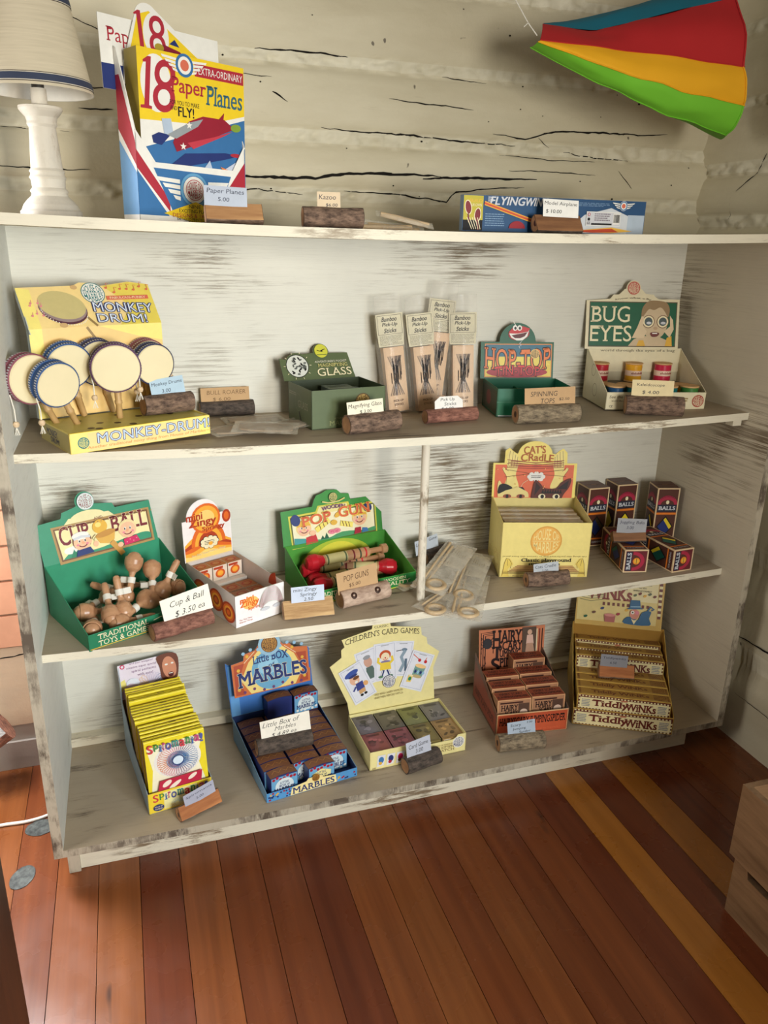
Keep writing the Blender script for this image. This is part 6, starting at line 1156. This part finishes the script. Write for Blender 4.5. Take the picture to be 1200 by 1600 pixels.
AB = ink((40, 78, 118)); AY = ink((190, 176, 50))
def air_box(loc, rz, label, front):
    t = thing('model_airplane_box', label, 'toy box', loc, rz, 'long model airplane boxes on the top board'); L, H, B_ = .372, .058, .012
    mb = MB(); mb.box(0, L, 0, B_, 0, H, ink((120, 140, 160)), mf=AB); A = front_art(mb); A.poly([(L*.55, .001), (L-.001, .001), (L-.001, .020), (L*.8, .045), (L*.65, .032)], ink((206, 210, 214))); A.rect(L*.9, .001, L-.001, .034, ink((176, 190, 204)))
    A.rect(.001, .001, .038, H-.001, AY); A.rect(.001, .001, .038, .018, inkblack); A.text('BUILD', .024, .049, .024, .005, gold); A.text('YOUR OWN', .022, .042, .026, .0045, cream)
    for x, y, r in ((.010, .038, .2), (.028, .026, -.1)): A.ell(x, y, .0065, .012, cream, rot=r); A.ell(x, y, .0052, .0105, ink((126, 30, 36)), rot=r); A.stroke([(x, y-.01), (x+.002, y-.024)], .003, ink((120, 50, 50)))
    for i in range(5): A.stroke([(.008+.005*i, .022), (.018+.004*i, .003)], .0012, cream)
    A.text('FLYING', .085, .050, .066, .013, ltgrey, off=.03, shear=.25); A.text('WING', .142, .050, .046, .013, ltgrey, off=.03, shear=.25)
    for i in range(3): A.rect(.046, .0545-.003*i, .056, .056-.003*i, ltgrey)
    A.stroke([(.040, .046), (.14, .018)], .006, ink((206, 80, 50))); A.stroke([(.040, .048), (.14, .020)], .0015, gold); A.stroke([(.040, .043), (.14, .015)], .0015, gold); A.lines(.042, .008, .080, .030, 6, ink((130, 160, 190)), 5, .35)
    A.ell(.105, .006, .016, .012, ink((150, 30, 40)), a0=0, a1=PI); A.lines(.215, .046, .295, .053, 3, ink((130, 160, 190)), 6, .35)
    A.rect(.245, .014, .318, .038, PWH); A.rect(.246, .015, .317, .037, ink((206, 206, 210))); A.lines(.262, .022, .296, .036, 4, ink((130, 120, 130)), 3, .5); A.rect(.256, .0155, .300, .0185, inkblack); A.rect(.302, .017, .316, .036, white)
    rd = random.Random(3); x = .303
    while x < .315: q = rd.uniform(.0004, .001); A.rect(x, .020, x+q, .034, black); x += q+rd.uniform(.0003, .0009)
    A.ring(.250, .033, .002, .0028, red); A.ell(.250, .025, .0025, .0025, black); A.text('CE', .250, .0185, .006, .004, black)
    A.poly([(.20, .003), (.30, .012), (.345, .006), (.30, .002)], ink((240, 190, 80))); A.poly([(.21, .004), (.30, .010), (.315, .004), (.26, .002)], ink((206, 80, 50)))
    for s in (-1, 1):
        for i in range(3): A.poly([(.321+s*.008, .053-.0035*i), (.321+s*(.024-.004*i), .0545-.0035*i), (.321+s*(.022-.004*i), .0525-.0035*i), (.321+s*.008, .051-.0035*i)], PWH)
    A.ell(.321, .049, .0085, .0085, PWH, n=22); A.ring(.321, .049, .006, .008, PBL); A.ell(.321, .049, .004, .004, salmon); mb.build('carton', t)
    mb = MB(); mb.box(L, L+.0004, .0005, B_-.0005, .0005, H-.0005, ink((170, 180, 194))); mb.build('end_flap', t)
za = ZT(.94); air_box((.752, .052, za+.001), .03, 'long blue model airplane box at the front of the three, fully visible', True); air_box((.764, .072, za+.001), .03, 'long model airplane box in the middle, only its right end showing', False); air_box((.778, .092, za+.001), .03, 'long model airplane box furthest back, only a sliver of its right end showing', False)

# lamp
LX, LY, LZ = .092, .165, ZT(.08)
t = thing('table_lamp', 'white turned wood table lamp with a linen shade and navy ribbon', 'lamp', (LX, LY, LZ))
LW = white_wood('painted_lamp_base', (214, 206, 190), (168, 152, 128), (30, 30, 12), .55, .72, (.4, .7), 8, seed=6)
mb = MB(); mb.lathe([(.046, 0), (.046, .007), (.043, .010), (.040, .017), (.034, .024), (.0275, .030), (.0265, .034), (.0285, .037), (.0265, .040), (.0245, .042), (.0255, .054), (.0275, .057), (.0255, .060), (.0245, .063), (.0265, .066), (.0235, .070), (.0205, .115), (.0195, .128), (.022, .132), (.0215, .136), (.023, .142), (.030, .150), (.0318, .153), (.0318, .1565), (.026, .158)], (0, 0, 0), Z, LW, 40); mb.build('turned_column', t)
mb = MB(); mb.lathe([(.0115, .157), (.0115, .182)], (0, 0, 0), Z, LW, 24); mb.lathe([(.009, .182), (.009, .225)], (0, 0, 0), Z, ink((60, 56, 50)), 16); mb.build('socket', t)
LIN = grain('linen_shade', (196, 184, 158), (212, 200, 174), (14, 14, 320), .85, bd=.0006); mb = MB(); z0, z1, r0, r1 = .176, .306, .080, .055; n = 48
mb.lathe([(r0, z0), (r1, z1)], (0, 0, 0), Z, LIN, n, caps=False); k = mb.build('shade', t)
mb = MB(); mb.lathe([(r0-.0016, z0+.0004), (r1-.0016, z1)], (0, 0, 0), Z, ink((236, 232, 222), .8), n, caps=False); mb.lathe([(r0, z0), (r0-.0016, z0+.0004)], (0, 0, 0), Z, white, n, caps=False); mb.build('lining', k)
def band(za, zb, m, e):
    f = lambda z: r0+(r1-r0)*(z-z0)/(z1-z0)+e
    mb.lathe([(f(za), za), (f(zb), zb)], (0, 0, 0), Z, m, n, caps=False)
NV = ink((54, 62, 84), .7); DB = ink((56, 46, 40), .8)
for nm_, b0_ in (('ribbon', z0+.004), ('ribbon', z1-.016)):
    mb = MB(); band(b0_, b0_+.0135, DB, .0006); band(b0_+.001, b0_+.0125, ink((206, 198, 180), .8), .0009); band(b0_+.0022, b0_+.0113, NV, .0012); mb.build(nm_, k)
mb = MB()
for i in range(3): a = i*2*PI/3; mb.tube([(0, 0, .222), ((r1+.014)*math.cos(a), (r1+.014)*math.sin(a), .222)], .0012, DB, 6)
mb.build('shade_spider', t)

# windsock
SEC = [  # (left end, right end) of each seam, front going down then back going up; bulge
    ((.955, .200, 1.527), (1.360, .190, 1.606), .0), ((.926, .150, 1.489), (1.362, .140, 1.478), -.002), ((.922, .150, 1.486), (1.380, .145, 1.413), .012), ((.925, .185, 1.484), (1.380, .185, 1.364), .016), ((.945, .215, 1.490), (1.432, .275, 1.395), .006), ((.965, .225, 1.503), (1.455, .300, 1.500), .0), ((.985, .235, 1.533), (1.42, .275, 1.662), .0)]
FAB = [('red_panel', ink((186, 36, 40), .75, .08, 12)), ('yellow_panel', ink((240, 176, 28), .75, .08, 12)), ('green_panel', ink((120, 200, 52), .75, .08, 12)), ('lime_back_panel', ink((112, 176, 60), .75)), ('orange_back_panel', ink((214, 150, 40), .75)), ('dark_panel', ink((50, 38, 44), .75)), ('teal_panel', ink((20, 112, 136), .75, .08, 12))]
t = thing('windsock', 'striped red, yellow, green and teal cloth windsock hanging in the upper right corner', 'windsock', (1.15, .2, 1.45), 0); o0 = V(1.15, .2, 1.45)
def seam(i, f):
    a, b, bl = SEC[i % 7]; p = Vector(a).lerp(Vector(b), f); s = math.sin(PI*f)
    w_ = .5+.5*noise.noise((f*7, i*2.1, .3))
    if i % 7 == 0: p = p-V(0, 0, .024*(f/.26 if f < .26 else (1-f)/.74))
    return p+V(0, -bl*1.2*s, -bl*s)+V(0, -.006*w_*s, .010*(w_-.5)*s*(1.6 if i in (2, 3) else .5))
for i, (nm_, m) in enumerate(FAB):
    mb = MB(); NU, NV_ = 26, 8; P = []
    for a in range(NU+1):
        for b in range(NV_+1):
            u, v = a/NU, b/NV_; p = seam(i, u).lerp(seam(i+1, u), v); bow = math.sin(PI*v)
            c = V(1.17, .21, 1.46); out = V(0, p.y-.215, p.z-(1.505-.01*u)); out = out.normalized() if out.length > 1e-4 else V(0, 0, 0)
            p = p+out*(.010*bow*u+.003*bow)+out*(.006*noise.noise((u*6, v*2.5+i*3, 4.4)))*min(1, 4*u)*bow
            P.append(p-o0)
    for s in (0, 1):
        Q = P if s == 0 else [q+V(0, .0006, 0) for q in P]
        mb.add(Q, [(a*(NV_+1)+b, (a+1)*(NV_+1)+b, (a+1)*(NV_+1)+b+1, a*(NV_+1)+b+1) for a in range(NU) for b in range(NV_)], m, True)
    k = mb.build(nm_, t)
    if i in (0, 1, 2):
        mb = MB(); mb.tube([seam(i+1, f/20)-o0+V(0, -.0012, .0) for f in range(21)], .0011, m, 5); mb.tube([P[NU*(NV_+1)+b]+V(-.004, -.0012, 0) for b in range(NV_+1)], .0011, m, 5); mb.build('hem', k)
STR = ink((230, 226, 214), .8); mb = MB(); mb.tube([V(.930, .17, 1.500)-o0, V(.918, .185, 1.522)-o0, V(.893, .20, 1.565)-o0, V(.83, .24, 1.69)-o0, V(.77, .40, 1.80)-o0], .0012, STR, 6); mb.tube([V(.918, .185, 1.522)-o0, V(.908, .18, 1.514)-o0], .001, STR, 6); mb.build('string', t)
mb = MB(); mb.tube([V(1.352, .185, 1.604)-o0, V(1.39, .20, 1.64)-o0, V(1.46, .30, 1.76)-o0, V(1.52, .38, 1.85)-o0], .0012, STR, 6); mb.build('string', t)

# ------------------------------------------------------------------ on the floor
CRW = grain('rough_crate_board', (120, 88, 58), (168, 130, 92), (5, 5, 40), .8); CRE = grain('crate_end_grain', (112, 84, 58), (150, 118, 86), (40, 40, 20), .8)
def crate(loc, rz, H, label, notch):
    t = thing('wooden_crate', label, 'crate', loc, rz, 'wooden crates stacked at the lower right'); Lx, Ly, th = .33, .42, .012
    for nm_, a in (('side_board', (0, th, -Ly, 0)), ('side_board', (Lx-th, Lx, -Ly, 0)), ('end_board', (th, Lx-th, -th, 0)), ('end_board', (th, Lx-th, -Ly, -Ly+th))):
        mb = MB()
        if notch and a[0] == 0: mb.prism([(0, 0), (Ly, 0), (Ly, H-.004), (.30, H-.004), (.29, H-.022), (.035, H-.022), (.03, H), (0, H)], (0, 0, 0), -Y, Z, (-1, 0, 0), th, CRW, CRW, CRE)
        else: mb.box(*a, 0, H, CRW, mt=CRE)
        mb.build(nm_, t)
    mb = MB(); mb.box(th, Lx-th, -Ly+th, -th, .002, .010, CRW); mb.build('base_board', t); return t
crate((1.147, -.400, 0), .0, .122, 'lower wooden crate standing on the floor with a notched top edge', True); crate((1.142, -.390, .1222), -.02, .148, 'upper wooden crate stacked on the lower one at the right edge', False)
mb = MB(); R_ = random.Random(3); mb.lathe([(.001, 0), (.075, .004), (.085, .03), (.07, .06), (.03, .075), (.001, .078)], (0, 0, 0), Z, ink((222, 180, 160), .6), 20, caps=False); o = mb.build('cloth_bundle')
for v in o.data.vertices: v.co *= 1+.16*noise.noise(v.co*30)
o.location = (1.25, -.50, .1222+.212); tag(o, 'pale pinkish bundle showing above the rim of the upper crate', 'bundle')
DK = grain('dark_brown_wood', (46, 26, 18), (84, 48, 32), (30, 30, 3), .45)
t = thing('dark_wood_cabinet', 'dark brown wooden furniture edge cutting into the lower left corner', 'cabinet', (-.001, -.45, 0)); mb = MB(); mb.box(-.5, 0, -.55, 0, .06, .56, DK); mb.build('body', t); mb = MB(); mb.box(-.51, .0, -.56, .0, .56, .585, DK); mb.build('top', t); mb = MB(); mb.box(-.48, -.004, -.53, -.004, 0, .06, DK); mb.build('base', t)
mb = MB(); mb.tube(smooth([(-.6, .16, .0035), (-.35, .195, .0035), (-.2, .203, .0035), (-.14, .209, .0035), (-.09, .206, .0035), (-.05, .214, .0035), (.0, .24, .0035), (.10, .25, .0035)], 6), .0033, ink((228, 222, 210), .4), 8); tag(mb.build('power_cord'), 'white cord lying on the floor left of the bookcase', 'cord')
PATCH = bark('dark_patch', (30, 34, 34), (92, 98, 94), 70, (1, 1, 1), .5, .001)
for x, y, rx, ry, rz, l in ((-.084, .050, .021, .030, -.35, 'dark grey oval patch on the floor nearest the dark cabinet'), (-.062, .183, .030, .024, .1, 'dark grey patch on the floor under the white cord')):
    mb = MB(); n = 28; ring = [(rx*math.cos(2*PI*i/n)*(1+.06*noise.noise((i*.6, x*9, 1))), ry*math.sin(2*PI*i/n)*(1+.06*noise.noise((i*.6, y*9, 2)))) for i in range(n)]
    mb.prism(ring, (0, 0, .0012), X, Y, Z, .0012, PATCH); o = mb.build('floor_patch'); o.location = (x, y, 0.0001); o.rotation_euler = (0, 0, rz); tag(o, l, 'floor patch')
BIR, BRN = bark('silvery_bark', (120, 122, 124), (232, 234, 232), 26, (1, 1, 6)), bark('reddish_brown_bark', (92, 56, 44), (170, 116, 92), 50)
t = thing('split_firewood', 'rough silver-barked piece of wood at the far left edge, reddish brown below', 'firewood', (-.16, .345, .132)); dv = V(.80, .16, .50).normalized()
mb = MB(); n = 20; a = V(0, 0, 1)-dv*dv.z; a.normalize(); b = dv.cross(a)
def sec_(s): return [dv*s+(a*math.sin(2*PI*j/n)+b*math.cos(2*PI*j/n))*(.036*(1+.12*noise.noise((s*20, math.cos(2*PI*j/n)*2, math.sin(2*PI*j/n)*2)))) for j in range(n)]
rs = [sec_(-.215+.25*i/10) for i in range(11)]
for i in range(10):
    for j in range(n): mb.add([rs[i][j], rs[i][(j+1) % n], rs[i+1][(j+1) % n], rs[i+1][j]], [(0, 1, 2, 3)], BIR if 0 < math.sin(2*PI*(j+.5)/n)+.15 else BRN)
mb.build('bark', t); mb = MB(); mb.add(rs[-1], [tuple(range(n))], BRN); mb.add(rs[0], [tuple(range(n-1, -1, -1))], BRN); mb.build('cut_end', t)
